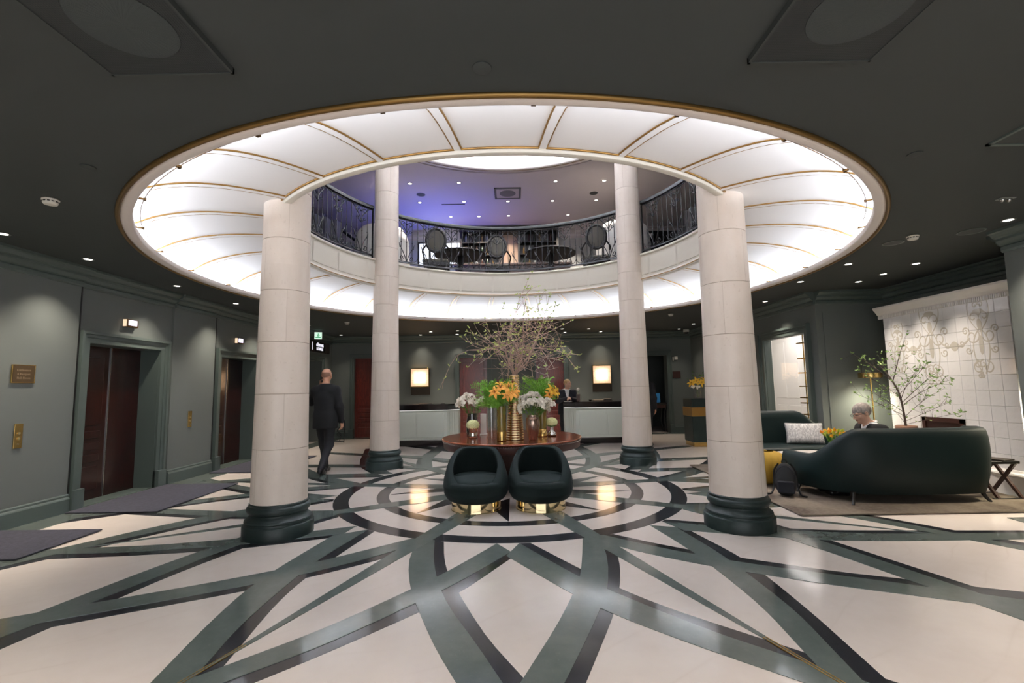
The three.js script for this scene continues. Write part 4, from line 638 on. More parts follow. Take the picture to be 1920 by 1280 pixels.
// mercury glass vase with white flowers
vaseOn('vase', 'mottled brown mercury glass vase with white flowers, right of the ribbed vase', 0.32, 0.53, [[0, 0.003], [0.05, 0.003], [0.056, 0.012], [0.078, 0.09], [0.094, 0.19], [0.096, 0.25], [0.084, 0.295], [0.072, 0.315], [0.078, 0.335], [0.074, 0.335], [0.068, 0.31], [0.05, 0.2], [0, 0.05]], M.mercury);
bouquet('full bunch of white blossoms in the mottled mercury vase', [0.32, TH, 0.53], { foot: 0.06, rim: 0.33, leaves: 26, lr: 0.13, lh: 0.1, greenMat: M.leafDark, blooms: [...white(34, 0.0, 0.41, 0, 0.20, 0.18, 0.17), ...white(5, 0.2, 0.47, 0.02, 0.08, 0.05, 0.06)] });
// olive vase at the back right with fern and a lily
{
  const v = vaseOn('vase', 'olive glass cylinder vase with a gold foot at the right rear of the group', 0.47, 0.13, [[0, 0.11], [0.062, 0.11], [0.064, 0.115], [0.064, 0.47], [0.061, 0.47], [0.061, 0.12], [0, 0.12]], M.amber); mesh('foot', lathe([[0, 0.002], [0.066, 0.002], [0.068, 0.01], [0.068, 0.106], [0, 0.11]], 40), M.brass, v);
  bouquet('feathery green fern with orange lilies in the right rear olive vase', [0.47, TH, 0.13], { foot: 0.13, rim: 0.47, fronds: 64, fr: 0.30, fh: 0.38, fx: -0.06, blooms: [['gold', 0.13, 0.66, 0.10, [0.7, 0.3, 1], 1.2], ['gold', 0.19, 0.63, 0.08, [1, 0.2, 0.7], 1.15], ['lily', 0.10, 0.60, 0.12, [0.2, 0, 1], 1.0]] });
}
// dark vase at the left rear with white flowers
vaseOn('vase', 'dark glossy vase with white flowers at the left rear', -0.56, -0.12, [[0, 0.003], [0.075, 0.003], [0.085, 0.02], [0.088, 0.2], [0.07, 0.3], [0.075, 0.33], [0.07, 0.33], [0.06, 0.28], [0, 0.1]], PH(0x2a2422, 0.1, { clearcoat: 1 }));
bouquet('loose white blossoms in the dark vase at the left rear', [-0.56, TH, -0.12], { foot: 0.12, rim: 0.33, leaves: 30, lr: 0.14, lh: 0.12, greenMat: M.leafDark, blooms: [...white(15, -0.07, 0.44, 0.04, 0.15, 0.14, 0.12), ...white(8, 0.16, 0.46, 0.05, 0.09, 0.08, 0.08)] });
solo('card_holder', [rbox(0.09, 0.30, 0.012, 0.004, -0.40, TH + 0.168, -0.25), rbox(0.11, 0.016, 0.07, 0.004, -0.40, TH + 0.0095, -0.25)], M.white, 'white upright card holder behind the clear cylinder vase', 'card');
solo('glass_tumbler', T(lathe([[0, 0.003], [0.03, 0.003], [0.022, 0.08], [0.02, 0.08], [0.027, 0.01], [0, 0.01]], 20), 0.86, TH, -0.22), M.glass, 'tiny clear glass cone at the right edge of the round table', 'glass');
for (const o of scene.children.slice(onTable)) { o.position.set(o.position.x * 1.05, TH + (o.position.y - TH) * 1.05, o.position.z * 1.05 - 0.38); o.scale.setScalar(1.05); }   // the group stands on the middle of the table
// ================================================================ RECEPTION DESKS
function desk(label, mirror) {
  const d = thing('reception_desk', label, 'desk', [0, 0, 0]), s = mirror, X = a => s * a;
  const plan = (g, z) => [[1.62 - g * 0.4, -5.0 + g], [3.18, -5.0 + g], [3.18, -5.62], [1.36 - g * 0.4, -5.62], [1.36 - g * 0.4, -5.28 + g * 0.4]].map(([a, b]) => [X(a), -b]);
  const lay = (pts, y0, y1, bev = 0) => { const q = s > 0 ? pts : pts.slice().reverse(); return uvBox(extrude(q, y1 - y0 - 2 * bev, bev).rotateX(-Math.PI / 2).translate(0, y0 + bev, 0)); };
  mesh('plinth', lay(plan(-0.07), 0.003, 0.16), M.ebony, d);
  mesh('body', lay(plan(0), 0.165, 0.89), M.desk, d);
  mesh('plinth_line', lay(plan(-0.03), 0.145, 0.165), M.steel, d);
  mesh('counter_top', lay(plan(0.05), 0.905, 1.05, 0.012), M.ebony, d);
  mesh('light_strip', lay(plan(-0.012), 0.89, 0.905), glow(0xf2f2ee, 0.75), d);
  for (const [a, b] of [[1.70, 2.38], [2.42, 3.10]]) { mesh('front_panel', rbox(b - a, 0.62, 0.016, 0.006, X((a + b) / 2), 0.53, -4.995), M.desk, d); }
  for (let i = 0; i < 3; i++) { const q = mesh('reed', bx(-0.006, 0.006, 0.2, 0.86, -0.006, 0.006), M.desk, d); q.position.set(X(1.46 + i * 0.05), 0, -5.17 + i * 0.055); q.rotation.y = Math.PI / 4; }
  area(d, X(2.4), 0.875, -4.93, X(2.4), 0, -4.86, 1.5, 0.02, 1.2, 0xf6f6f2);
  return d;
}
desk('left reception desk with pale front, black counter and dark plinth', -1);
desk('right reception desk with pale front, black counter and dark plinth, beside the receptionist', 1);
{ // on the right counter
  const y = 1.052;
  const v = thing('bud_vase', 'small copper box vase on the right reception counter', 'vase', [1.72, y, -5.2]); mesh('vessel', rbox(0.085, 0.19, 0.085, 0.012, 0, 0.096, 0), M.copper, v);
  const f = thing('flower', 'single white ball flower in the copper vase on the counter', 'flower', [1.72, y + 0.19, -5.2]); mesh('stem', limb([0, -0.05, 0], [0, 0.1, 0], 0.003, 0.003), M.stem, f); mesh('bloom', [sph(0.038, 0, 0.12, 0), ...Array.from({ length: 30 }, (_, i) => { const u = 1 - i / 15, q = Math.sqrt(1 - u * u * 0.99), a = i * 2.4; return openFlower(4, 0.014, 0.013, 0.9, 0.3).translate(0.036 * q * Math.sin(a), 0.12 + 0.036 * u, 0.036 * q * Math.cos(a)); })], M.petal, f);
  solo('glass_tumbler', T(lathe([[0, 0.003], [0.03, 0.003], [0.033, 0.14], [0.031, 0.14], [0.028, 0.012], [0, 0.012]], 20), 1.83, y, -5.18), M.glass, 'clear glass beside the copper vase on the right counter', 'glass');
  solo('glass_bowl', T(lathe([[0, 0.003], [0.02, 0.003], [0.045, 0.04], [0.042, 0.04], [0.015, 0.01], [0, 0.01]], 20), 2.02, y, -5.18), M.silver, 'small silver bowl on the right reception counter', 'bowl');
  solo('folder', [rbox(0.5, 0.022, 0.22, 0.006, 2.35, y + 0.014, -5.35), rbox(0.2, 0.03, 0.12, 0.006, 2.5, y + 0.04, -5.37)], M.blackWood, 'black folders lying on the right reception counter', 'folder');
  solo('paper_sheet', rbox(0.2, 0.004, 0.14, 0.0015, 1.44, y + 0.004, -5.14, 1), M.white, 'white paper sheet lying by the hands of the receptionist', 'paper');
  solo('keyboard', [rbox(0.34, 0.018, 0.13, 0.006, -2.2, y + 0.011, -5.2), rbox(0.1, 0.016, 0.06, 0.006, -1.75, y + 0.010, -5.2)], M.blackWood, 'flat black keyboard on the left reception counter', 'keyboard');
}
// wall lights
for (const [x, w] of [[-2.775, 'left'], [2.735, 'right']]) {
  const s = thing('wall_light', `square glowing alabaster wall light over the ${w} reception desk`, 'wall lamp', [x, 1.78, Z0], 0, 'two square wall lights behind the desks');
  mesh('back_plate', rbox(0.58, 0.80, 0.03, 0.006, 0.01, -0.12, 0.016), M.darkBronze, s);
  mesh('frame', [rbox(0.56, 0.018, 0.1, 0.004, 0, 0.272, 0.07), rbox(0.56, 0.018, 0.1, 0.004, 0, -0.272, 0.07), rbox(0.018, 0.56, 0.1, 0.004, -0.272, 0, 0.07), rbox(0.018, 0.56, 0.1, 0.004, 0.272, 0, 0.07)], M.brass, s);
  mesh('lamp_core', rbox(0.36, 0.34, 0.02, 0.008, 0, 0, 0.045), glow(0xfff3e4, 5), s);
  for (const i of [-1, 0, 1]) for (const j of [-1, 0, 1]) mesh('alabaster_block', rbox(0.172, 0.172, 0.02, 0.004, i * 0.175, j * 0.175, 0.105), M.alabaster ?? (M.alabaster = PH(0xfff2e4, 0.9, { transmission: 0.6, thickness: 0, emissive: 0xffdcb8, emissiveIntensity: 0.4 })), s);
  area(s, 0, 0, 0.14, 0, 0, 2, 0.5, 0.5, LEVEL.sconce, 0xffca94);
  area(s, 0, 0.3, 0.06, 0, 2, 0.25, 0.5, 0.06, LEVEL.sconce * 0.8, 0xffc68e);
}
// ================================================================ LOUNGE AT THE RIGHT
// sofa swept along a curve in plan: `line` outer back line, `hgt(t)` height of the back; the seat fills the inside
function sofa(label, line, hgt, seatPts, legs, thick = 0.15, y0 = 0.13) {
  const s = thing('sofa', label, 'sofa', [0, 0, 0]), c = new THREE.CatmullRomCurve3(line.map(p => V(p[0], 0, p[1])), false, 'centripetal'), n = 64, sec = 22, pos = [], idx = [];
  for (let i = 0; i <= n; i++) {
    const t = i / n, p = c.getPointAt(t), d = c.getTangentAt(t), nx = d.z, nz = -d.x, h = hgt(t), e = Math.min(1, Math.min(t, 1 - t) * 30 + 0.45);   // (nx, nz) points to the seat side
    const w = thick * e, shp = [];
    for (let k = 0; k < sec; k++) {                    // outer foot, bulging outer back, rounded top, inner face
      const q = k / sec; let a, y;
      if (q < 0.4) { const u = q / 0.4; a = -0.025 * Math.sin(u * Math.PI * 0.8) + 0.07 * Math.pow(1 - u, 2.6) + 0.02 * u; y = y0 + (h - 0.05 - y0) * u; }
      else if (q < 0.6) { const u = (q - 0.4) / 0.2 * Math.PI; a = 0.02 - 0.008 + w * 0.5 - Math.cos(u) * w * 0.5; y = h - 0.05 + Math.sin(u) * 0.05; }
      else { const u = (q - 0.6) / 0.4; a = 0.02 + w + 0.05 * u; y = h - 0.05 + (y0 - h + 0.05) * u; }
      pos.push(p.x + nx * a, y, p.z + nz * a);
    }
  }
  for (let i = 0; i < n; i++) for (let k = 0; k < sec; k++) { const a = i * sec + k, b = i * sec + (k + 1) % sec; idx.push(a, a + sec, b, b, a + sec, b + sec); }
  for (const e of [0, n]) { const o = e * sec; for (let k = 1; k < sec - 1; k++) e ? idx.push(o, o + k + 1, o + k) : idx.push(o, o + k, o + k + 1); }
  let g = new THREE.BufferGeometry(); g.setAttribute('position', new THREE.Float32BufferAttribute(pos, 3)); g.setIndex(idx);
  g = toCreasedNormals(g, 0.9); mesh('backrest', uvBox(g), M.leather, s);
  const sp = seatPts.map(([a, b]) => [a, -b]); const lay = (y0, y1, bev) => uvBox(extrude(sp, y1 - y0 - 2 * bev, bev).rotateX(-Math.PI / 2).translate(0, y0 + bev, 0));
  mesh('seat_frame', lay(0.13, 0.30, 0.012), M.leather, s); mesh('seat_cushion', lay(0.302, 0.45, 0.045), M.leather, s);
  for (const [x, z, ox, oz] of legs) mesh('leg', [0, 1, 2, 3, 4, 5].map(i => { const a = i / 6, b = (i + 1) / 6, f = q => [x + ox * q * q, 0.17 - 0.135 * q - 0.010, z + oz * q * q]; return limb(f(a), f(b), 0.030 - 0.016 * a, 0.030 - 0.016 * b, 8); }), M.blackWood, s);
  return s;
}
const ss = (a, b, x) => { const t = Math.max(0, Math.min(1, (x - a) / (b - a))); return t * t * (3 - 2 * t); };
sofa('near dark green leather sofa seen from behind, its left arm sweeping down', [[3.70, 0.42], [3.73, 0.75], [3.86, 1.10], [4.10, 1.31], [4.5, 1.40], [5.0, 1.41], [5.52, 1.37], [5.70, 1.24], [5.76, 0.95]], t => 0.545 + 0.345 * ss(0.13, 0.36, t) - 0.015 * ss(0.9, 1, t),
  [[3.88, 0.42], [3.95, 0.8], [4.12, 1.08], [4.5, 1.2], [5.0, 1.2], [5.46, 1.12], [5.56, 0.9], [5.15, 0.62], [4.6, 0.56], [4.2, 0.48]], [[3.80, 0.6, -0.05, 0.02], [4.02, 1.28, -0.05, 0.06], [5.56, 1.24, 0.05, 0.05], [5.3, 0.8, 0.06, -0.06]]);
sofa('far dark green leather sofa facing the viewer, with a pale cushion', [[5.28, -0.62], [5.24, -0.92], [5.08, -1.14], [4.80, -1.24], [4.3, -1.27], [3.8, -1.26], [3.45, -1.15], [3.25, -0.92]], t => 0.60 + 0.37 * ss(0.06, 0.34, t) - 0.05 * ss(0.9, 1, t),
  [[5.08, -0.62], [5.02, -0.86], [4.8, -1.04], [4.3, -1.07], [3.8, -1.06], [3.5, -0.98], [3.42, -0.85], [3.65, -0.5], [4.3, -0.42], [4.8, -0.46]], [[3.5, -0.95, -0.06, -0.06], [3.7, -0.6, -0.05, 0.06], [4.85, -0.58, 0.05, 0.06], [5.02, -0.98, 0.06, -0.08]]);
{ // cushion
  const f = (x, y, z) => { const a = Math.abs(x / 0.27), c = Math.abs(y / 0.165), pin = 1 + 0.05 * (a * a * c * c - 0.5), e = Math.max(a, c) / pin, k = Math.max(0, 1 - Math.pow(a / pin, 4)) * Math.max(0, 1 - Math.pow(c / pin, 4)); return Math.max(Math.abs(z) - 0.012 - 0.07 * Math.sqrt(k), (e - 1) * 0.165); };
  const g = surfaceNets(f, [-0.31, -0.2, -0.11], [0.31, 0.2, 0.11], 0.010); const c = thing('cushion', 'pale grey fluffy cushion leaning on the far sofa', 'cushion', [4.80, 0.615, -0.86], -0.28); const m = mesh('cover', g, M.fur, c); m.rotation.x = -0.28;
}
{ // coffee table, flowers
  const t = thing('coffee_table', 'oval coffee table with a white marble top between the two sofas', 'table', [4.38, 0.024, 0.02]); const oval = (a, b) => Array.from({ length: 40 }, (_, i) => [a * Math.cos(i / 20 * Math.PI), b * Math.sin(i / 20 * Math.PI)]);
  mesh('table_top', uvBox(extrude(oval(0.6, 0.36), 0.012, 0.006).rotateX(-Math.PI / 2).translate(0, 0.378, 0)), PH(0xded8d4, 0.12), t); mesh('rim', uvBox(extrude(oval(0.57, 0.33), 0.03).rotateX(-Math.PI / 2).translate(0, 0.34, 0)), M.brass, t);
  for (const [x, z] of [[-0.38, -0.16], [0.38, -0.16], [-0.38, 0.16], [0.38, 0.16]]) mesh('leg', limb([x, 0, z], [x * 0.9, 0.35, z * 0.9], 0.014, 0.014, 8), M.brass, t);
  mesh('shelf', uvBox(extrude(oval(0.46, 0.24), 0.012).rotateX(-Math.PI / 2).translate(0, 0.1, 0)), M.blackWood, t);
  solo('magazine', T(rbox(0.21, 0.008, 0.28, 0.002), 4.15, 0.418, 0.08, 0, 0.4), S(0xc7a23a, 0.5), 'yellow magazine lying on the marble coffee table', 'magazine');
  const y = 0.416, v = vaseOn('vase', 'clear glass vase with tulips on the marble coffee table', 4.69, 0.02, [[0, 0.003], [0.06, 0.003], [0.07, 0.02], [0.075, 0.17], [0.072, 0.17], [0.066, 0.03], [0, 0.025]], M.glass, 'vase', y);
  const tul = (l => mg([0, 1, 2, 3, 4].map(i => petalG(0.06, 0.036, -0.35, 0.5).rotateX(0.22).rotateY(i * 1.257))))(), b = thing('flower_bouquet', 'yellow and orange tulips in the glass vase on the coffee table', 'flowers', [4.69, y, 0.02]), st = [], lf = [];
  for (let i = 0; i < 22; i++) { const q = Math.sqrt((i + 0.5) / 22), a = i * 2.4, x = 0.13 * q * Math.sin(a), z = 0.13 * q * Math.cos(a), h = 0.33 - 0.08 * q + rr(-0.02, 0.03); mesh('tulip', aim(tul.clone(), [x * 2.5, 0.35, z * 2.5]).translate(x, h, z), [M.yellow, M.lily, M.tulipGreen ?? (M.tulipGreen = S(0xc3cc62, 0.6, { side: THREE.DoubleSide }))][[0, 2, 1, 2, 0, 2][i % 6]], b); st.push(tube([[x, h, z], [x * 0.4, 0.16, z * 0.4], [-x * 0.2, 0.03, -z * 0.2]], 0.0035, 6, 5)); lf.push(aim(leafG(0.15, 0.026), [Math.sin(a + 1), 1.3, Math.cos(a + 1)]).translate(x * 0.4, 0.14, z * 0.4)); }
  mesh('stems', st, M.stem, b); mesh('foliage', lf, M.leafDark, b);
}
{ // pouf
  const p = thing('pouf', 'round mustard yellow ribbed pouf beside the front right column', 'pouf', [3.66, 0.027, 0.06]);
  for (let i = 0; i < 18; i++) { const a = i * 20 * D, g = surfaceNetsOnce(); const m = mesh('gore', g, M.pouf, p); m.rotation.y = a; }
  mesh('button', new THREE.SphereGeometry(0.03, 12, 8).scale(1, 0.4, 1).translate(0, 0.455, 0), M.pouf, p);
}
function surfaceNetsOnce() { if (surfaceNetsOnce.g) return surfaceNetsOnce.g; const n = 14, m = 8, pos = [], idx = []; for (let j = 0; j <= n; j++) { const v = j / n, th = Math.PI * (0.06 + 0.88 * v), R = 0.30 * Math.pow(Math.sin(th), 0.6), y = 0.23 + 0.226 * Math.cos(th); for (let i = 0; i <= m; i++) { const u = i / m - 0.5, a = u * 20.6 * D, r = R * (1 + 0.05 * Math.cos(u * Math.PI)) - 0.006; pos.push(r * Math.sin(a), y, r * Math.cos(a)); } } for (let j = 0; j < n; j++) for (let i = 0; i < m; i++) { const a = j * (m + 1) + i; idx.push(a, a + m + 1, a + 1, a + 1, a + m + 1, a + m + 2); } const g = new THREE.BufferGeometry(); g.setAttribute('position', new THREE.Float32BufferAttribute(pos, 3)); g.setIndex(idx); g.computeVertexNormals(); return surfaceNetsOnce.g = uvBox(g); }
{ // backpack
  const b = thing('backpack', 'black backpack leaning against the left arm of the near sofa', 'bag', [3.50, 0.028, 0.82], -0.5);
  const f = (x, y, z) => smax(smin(ell(x, y, z, [0, 0.19, 0], [0.125, 0.215, 0.085]), ell(x, y, z, [0, 0.12, 0.07], [0.10, 0.12, 0.05]), 0.04), -y + 0.002, 0.02);
  mesh('body', surfaceNets(f, [-0.2, -0.02, -0.14], [0.2, 0.44, 0.18], 0.014), M.blackCloth, b); mesh('front_pocket', rbox(0.19, 0.15, 0.05, 0.02, 0, 0.12, 0.11), M.navy, b); mesh('handle', tube([[-0.03, 0.40, -0.02], [-0.02, 0.435, -0.02], [0.02, 0.435, -0.02], [0.03, 0.40, -0.02]], 0.008, 12, 6), M.blackCloth, b);
  for (const q of [-1, 1]) mesh('strap', tube([[q * 0.07, 0.38, -0.06], [q * 0.12, 0.28, -0.13], [q * 0.13, 0.12, -0.12], [q * 0.16, 0.012, -0.04], [q * 0.22, 0.012, 0.05]], 0.011, 20, 6), M.blackCloth, b);
  mesh('zip', tube([[-0.108, 0.16, 0.054], [-0.09, 0.30, 0.058], [0, 0.372, 0.042], [0.09, 0.30, 0.058], [0.108, 0.16, 0.054]], 0.004, 24, 5), M.navy, b);
}
{ // cross-legged side table
  const s = thing('side_table', 'dark wood folding side table with crossed legs by the tiled stove', 'table', [5.93, 0.004, 1.0]);
  mesh('table_top', rbox(0.36, 0.035, 0.36, 0.008, 0, 0.445, 0), M.blackWood, s);
  for (const x of [-0.14, 0.14]) { mesh('crossed_leg', bar([x, 0.02, -0.17], [x, 0.43, 0.15], 0.028, 0.032), M.apron, s); mesh('crossed_leg', bar([x + 0.03, 0.02, 0.17], [x + 0.03, 0.43, -0.15], 0.028, 0.032), M.apron, s); }
  for (const z of [-0.165, 0.165]) mesh('foot_rail', rbox(0.38, 0.028, 0.035, 0.008, 0.015, 0.016, z), M.blackWood, s);
  solo('magazine', T(rbox(0.22, 0.012, 0.29, 0.003), 5.96, 0.4745, 1.02, 0, 0.35), M.darkBronze, 'dark folded magazine lying on the crossed-leg side table', 'magazine');
}
{ // floor lamp
  const brassLamp = (at, l) => {
    const f = thing('floor_lamp', l, 'lamp', at);
    mesh('base', lathe([[0, 0.002], [0.15, 0.002], [0.152, 0.012], [0.14, 0.02], [0.02, 0.028], [0, 0.028]], 40), M.brass, f); mesh('pole', cyl(0.012, 0.012, 1.55, 0, 0.02, 0, 16), M.brass, f);
    mesh('shade', lathe([[0.012, 1.585], [0.165, 1.585], [0.172, 1.58], [0.172, 1.50], [0.168, 1.50], [0.168, 1.576], [0.012, 1.578]], 48), M.brass, f);
    mesh('diffuser', lathe([[0, 1.512], [0.16, 1.512], [0.16, 1.52], [0, 1.52]], 40), glow(0xfff3cf, 2.2), f);
    spot(f, 0, 1.50, 0, 0, 0, 0, LEVEL.lamp, 74, 0.9, 0xfff4d8, 10);
  };
  brassLamp([6.16, 0.004, -1.13], 'brass floor lamp with a drum shade in the corner left of the tiled stove');
  brassLamp([6.42, 0.004, 1.40], 'brass floor lamp right of the tiled stove, mostly outside the frame');
}
// ---- tiled stove
{
  const Xf = 6.25, z0 = -0.86, z1 = 1.13, st = thing('tiled_stove', 'tall white tiled stove with grey scroll ornament and moulded top', 'stove');
  mesh('core', bx(Xf + 0.016, NX - 0.002, 0.003, 2.56, z0 + 0.016, z1 - 0.016), M.white, st);
  // ornament printed on the tiles: grey-beige scrolls
  const cv = document.createElement('canvas'); cv.width = 1024; cv.height = 1024; const c = cv.getContext('2d'); c.fillStyle = '#ecebec'; c.fillRect(0, 0, 1024, 1024);
  const px = (u, v) => [u * 1024, (1 - v) * 1024];               // u along the face from far to near, v up (0..2.5 m)
  c.lineCap = 'round'; c.lineJoin = 'round';
  const scroll = (u, v, s, pts, w) => { c.lineWidth = w; for (const m of [-1, 1]) { c.beginPath(); pts.forEach(([a, b], i) => { const p = px(u + m * a * s, v + b * s); i ? c.quadraticCurveTo(...px(u + m * pts[i].at(2) * s, v + pts[i].at(3) * s), ...p) : c.moveTo(...p); }); c.stroke(); } };
  const curl = (u, v, r, a0, turns, dir, w) => { c.lineWidth = w; c.beginPath(); for (let i = 0; i <= 40; i++) { const t = i / 40, R = r * (1 - 0.75 * t), a = a0 + dir * t * turns * 6.283, p = px(u + R * Math.cos(a), v + R * 0.86 * Math.sin(a)); i ? c.lineTo(...p) : c.moveTo(...p); } c.stroke(); };
  const blob = (u, v, a, b) => { c.beginPath(); const p = px(u, v); c.ellipse(p[0], p[1], a * 1024, b * 1024, 0, 0, 6.3); c.fill(); };
  for (const [off, style] of [[0.0025, '#bdb6aa'], [0, '#cdc7bd']]) {
    c.strokeStyle = c.fillStyle = style; const o = (u, v) => [u + off, v - off], w = off ? 6 : 5;
    const motif = (u, v, s) => { // upright palmette with paired curls
      for (const m of [-1, 1]) { curl(u + m * 0.035 * s + off, v + 0.10 * s - off, 0.035 * s, m > 0 ? 3.14 : 0, 0.9, -m, w); curl(u + m * 0.055 * s + off, v - 0.0 * s - off, 0.05 * s, m > 0 ? 2.6 : 0.5, 1.1, m, w); curl(u + m * 0.03 * s + off, v - 0.17 * s - off, 0.04 * s, m > 0 ? 1.6 : 1.5, 1.0, -m, w); c.lineWidth = w; c.beginPath(); c.moveTo(...px(...o(u, v + 0.04 * s))); c.bezierCurveTo(...px(...o(u + m * 0.075 * s, v - 0.02 * s)), ...px(...o(u + m * 0.065 * s, v - 0.11 * s)), ...px(...o(u + m * 0.01 * s, v - 0.2 * s))); c.stroke(); }
      for (const m of [-1, 1]) { curl(u + m * 0.10 * s + off, v + 0.03 * s - off, 0.026 * s, m > 0 ? 3.3 : -0.2, 1.2, -m, w); curl(u + m * 0.088 * s + off, v - 0.075 * s - off, 0.024 * s, m > 0 ? 3.0 : 0.1, 1.2, m, w); curl(u + m * 0.018 * s + off, v + 0.165 * s - off, 0.022 * s, m > 0 ? 3.1 : 0, 1, -m, w); c.lineWidth = w * 0.8; c.beginPath(); c.moveTo(...px(...o(u, v + 0.02 * s))); c.quadraticCurveTo(...px(...o(u + m * 0.10 * s, v + 0.10 * s)), ...px(...o(u + m * 0.06 * s, v + 0.19 * s))); c.stroke(); } blob(...o(u, v + 0.06 * s), 0.015 * s, 0.03 * s); blob(...o(u, v - 0.05 * s), 0.014 * s, 0.05 * s); blob(...o(u, v + 0.13 * s), 0.035 * s, 0.012 * s);
    };
    motif(0.13, 0.79, 0.8); motif(0.43, 0.82, 1.15); motif(0.80, 0.81, 1.0);
    for (const [a, b] of [[0.20, 0.34], [0.50, 0.72]]) { c.lineWidth = w + 3; c.beginPath(); c.moveTo(...px(...o(a, 0.80))); c.bezierCurveTo(...px(...o(a + 0.05, 0.745)), ...px(...o(b - 0.05, 0.745)), ...px(...o(b, 0.80))); c.stroke(); blob(...o((a + b) / 2, 0.765), 0.028, 0.026); for (const m of [-1, 1]) curl((a + b) / 2 + m * 0.055 + off, 0.775 - off, 0.024, m > 0 ? 3.14 : 0, 1.1, m, w); }
    for (const [u, v, r] of [[0.40, 0.64, 0.035], [0.45, 0.64, 0.035], [0.39, 0.57, 0.028], [0.46, 0.57, 0.028], [0.76, 0.66, 0.026], [0.80, 0.66, 0.026], [0.77, 0.60, 0.02], [0.79, 0.60, 0.02]]) curl(u + off, v - off, r, u % 0.1 > 0.05 ? 1.6 : 1.5, 1.0, u > 0.425 && u < 0.5 || u > 0.78 ? 1 : -1, w);
  }
  const tp = new THREE.CanvasTexture(cv); tp.colorSpace = THREE.SRGBColorSpace; tp.magFilter = THREE.LinearFilter;
  const wav = tex(256, (u, v) => fbm(u, v), 1.6, false), glaze = PH(0xffffff, 0.10, { map: tp, clearcoat: 0.4, clearcoatRoughness: 0.05, bumpMap: wav, bumpScale: 0.006 });
  const nz = 11, w = (z1 - z0) / nz, yb = 0.30, ny = 11, hh = (2.50 - yb) / ny;
  for (let j = 0; j < ny; j++) for (let i = 0; i < nz; i++) {
    const za = z0 + i * w, ya = yb + j * hh; if (ya < 0.86 && za + w > -0.2 && za < 0.34 && ya + hh > 0.4) continue;
    const g = rbox(0.02, hh - 0.0025, w - 0.0025, 0.004, 0, 0, 0, 1); g.rotateZ(rr(-0.006, 0.006)).rotateY(rr(-0.006, 0.006)).translate(Xf + 0.010, ya + hh / 2, za + w / 2);
    const p = g.attributes.position, uv = g.attributes.uv; for (let k = 0; k < p.count; k++) uv.setXY(k, (p.getZ(k) - z0) / (z1 - z0), p.getY(k) / 2.5); mesh('tile', g, glaze, st);
  }
  for (let j = 0; j < ny; j++) for (let i = 0; i < 2; i++) for (const zz of [z1 - 0.010, z0 + 0.010]) { const g = rbox(0.215, hh - 0.004, 0.02, 0.005, Xf + 0.125 + i * 0.22, yb + (j + 0.5) * hh, zz, 1); g.attributes.uv.array.fill(0.02); mesh('tile', g, glaze, st); }
  const top = [[0, 2.47], [-0.012, 2.47], [-0.018, 2.50], [-0.012, 2.53], [-0.03, 2.545], [-0.05, 2.58], [-0.085, 2.625], [-0.095, 2.64], [-0.095, 2.665], [0, 2.665]].map(([x, y]) => [-x, y]);
  mesh('top_moulding', [moulding(top, [Xf + 0.01, z1 + 0.095], [Xf + 0.01, z0 - 0.095]), bx(Xf, NX - 0.002, 2.47, 2.665, z0 - 0.05, z1 + 0.05)], M.whiteGloss, st);
  const dent = []; for (let i = 0; i < 72; i++) { const z = z0 + (i + 0.5) / 72 * (z1 - z0); dent.push(bx(Xf - 0.016, Xf + 0.004, 2.475, 2.53, z - 0.008, z + 0.008)); } mesh('fluting', dent, M.whiteGloss, st).userData = { kind: 'stuff' };
  const foot = [[0, 0.004], [0.05, 0.004], [0.05, 0.235], [0.075, 0.245], [0.085, 0.265], [0.075, 0.285], [0.045, 0.295], [0.03, 0.32], [0, 0.325]];
  mesh('foot_moulding', [moulding(foot, [Xf + 0.01, z1 + 0.06], [Xf + 0.01, z0 - 0.06]), bx(Xf, NX - 0.002, 0.004, 0.3, z0 - 0.045, z1 + 0.045)], M.whiteGloss, st);
  mesh('fire_opening', [bx(Xf - 0.02, Xf + 0.03, 0.33, 0.90, -0.27, -0.22), bx(Xf - 0.02, Xf + 0.03, 0.33, 0.90, 0.33, 0.38), bx(Xf - 0.02, Xf + 0.03, 0.84, 0.90, -0.27, 0.38), bx(Xf + 0.004, Xf + 0.03, 0.33, 0.86, -0.25, 0.36)], M.apron, st);
  // leafy branches in a clay pot before the stove
  const pot = thing('plant_pot', 'clay pot with a small tree standing before the tiled stove', 'pot', [5.86, 0.006, -0.12]); mesh('vessel', lathe([[0, 0.003], [0.09, 0.003], [0.10, 0.02], [0.118, 0.70], [0.13, 0.72], [0.132, 0.775], [0.118, 0.78], [0.112, 0.73], [0, 0.72]], 40), M.terracotta, pot);
  const tr = thing('potted_tree', 'small tree of thin branches with fresh green leaves in the clay pot', 'plant', [5.86, 0.728, -0.12]), wood = [], lv = [];
  const tips = [[0.02, 1.20, -1.02, 0.008, 7], [0.0, 1.22, 0.06, 0.007, 6], [-0.05, 0.72, 0.85, 0.005, 5], [0.02, 1.0, -0.42, 0.006, 8], [0.0, 0.78, 0.5, 0.005, 6], [-0.12, 0.6, -0.55, 0.005, 6], [0.1, 0.5, 0.35, 0.004, 5], [-0.05, 0.3, 0.95, 0.0035, 3], [0.05, 0.85, 0.2, 0.005, 6], [-0.1, 0.52, -0.85, 0.004, 6], [0.08, 0.28, -0.42, 0.004, 4], [0.05, 0.42, 0.68, 0.0035, 4], [-0.1, 0.9, -0.75, 0.004, 6], [0.06, 0.62, -0.2, 0.004, 7], [0.0, 0.95, 0.45, 0.004, 5]];
  const trunk = new THREE.CatmullRomCurve3([V(0, -0.05, 0), V(0.0, 0.25, -0.02), V(0.01, 0.55, -0.09), V(0.02, 0.82, -0.28), V(0.02, 0.95, -0.42)]);
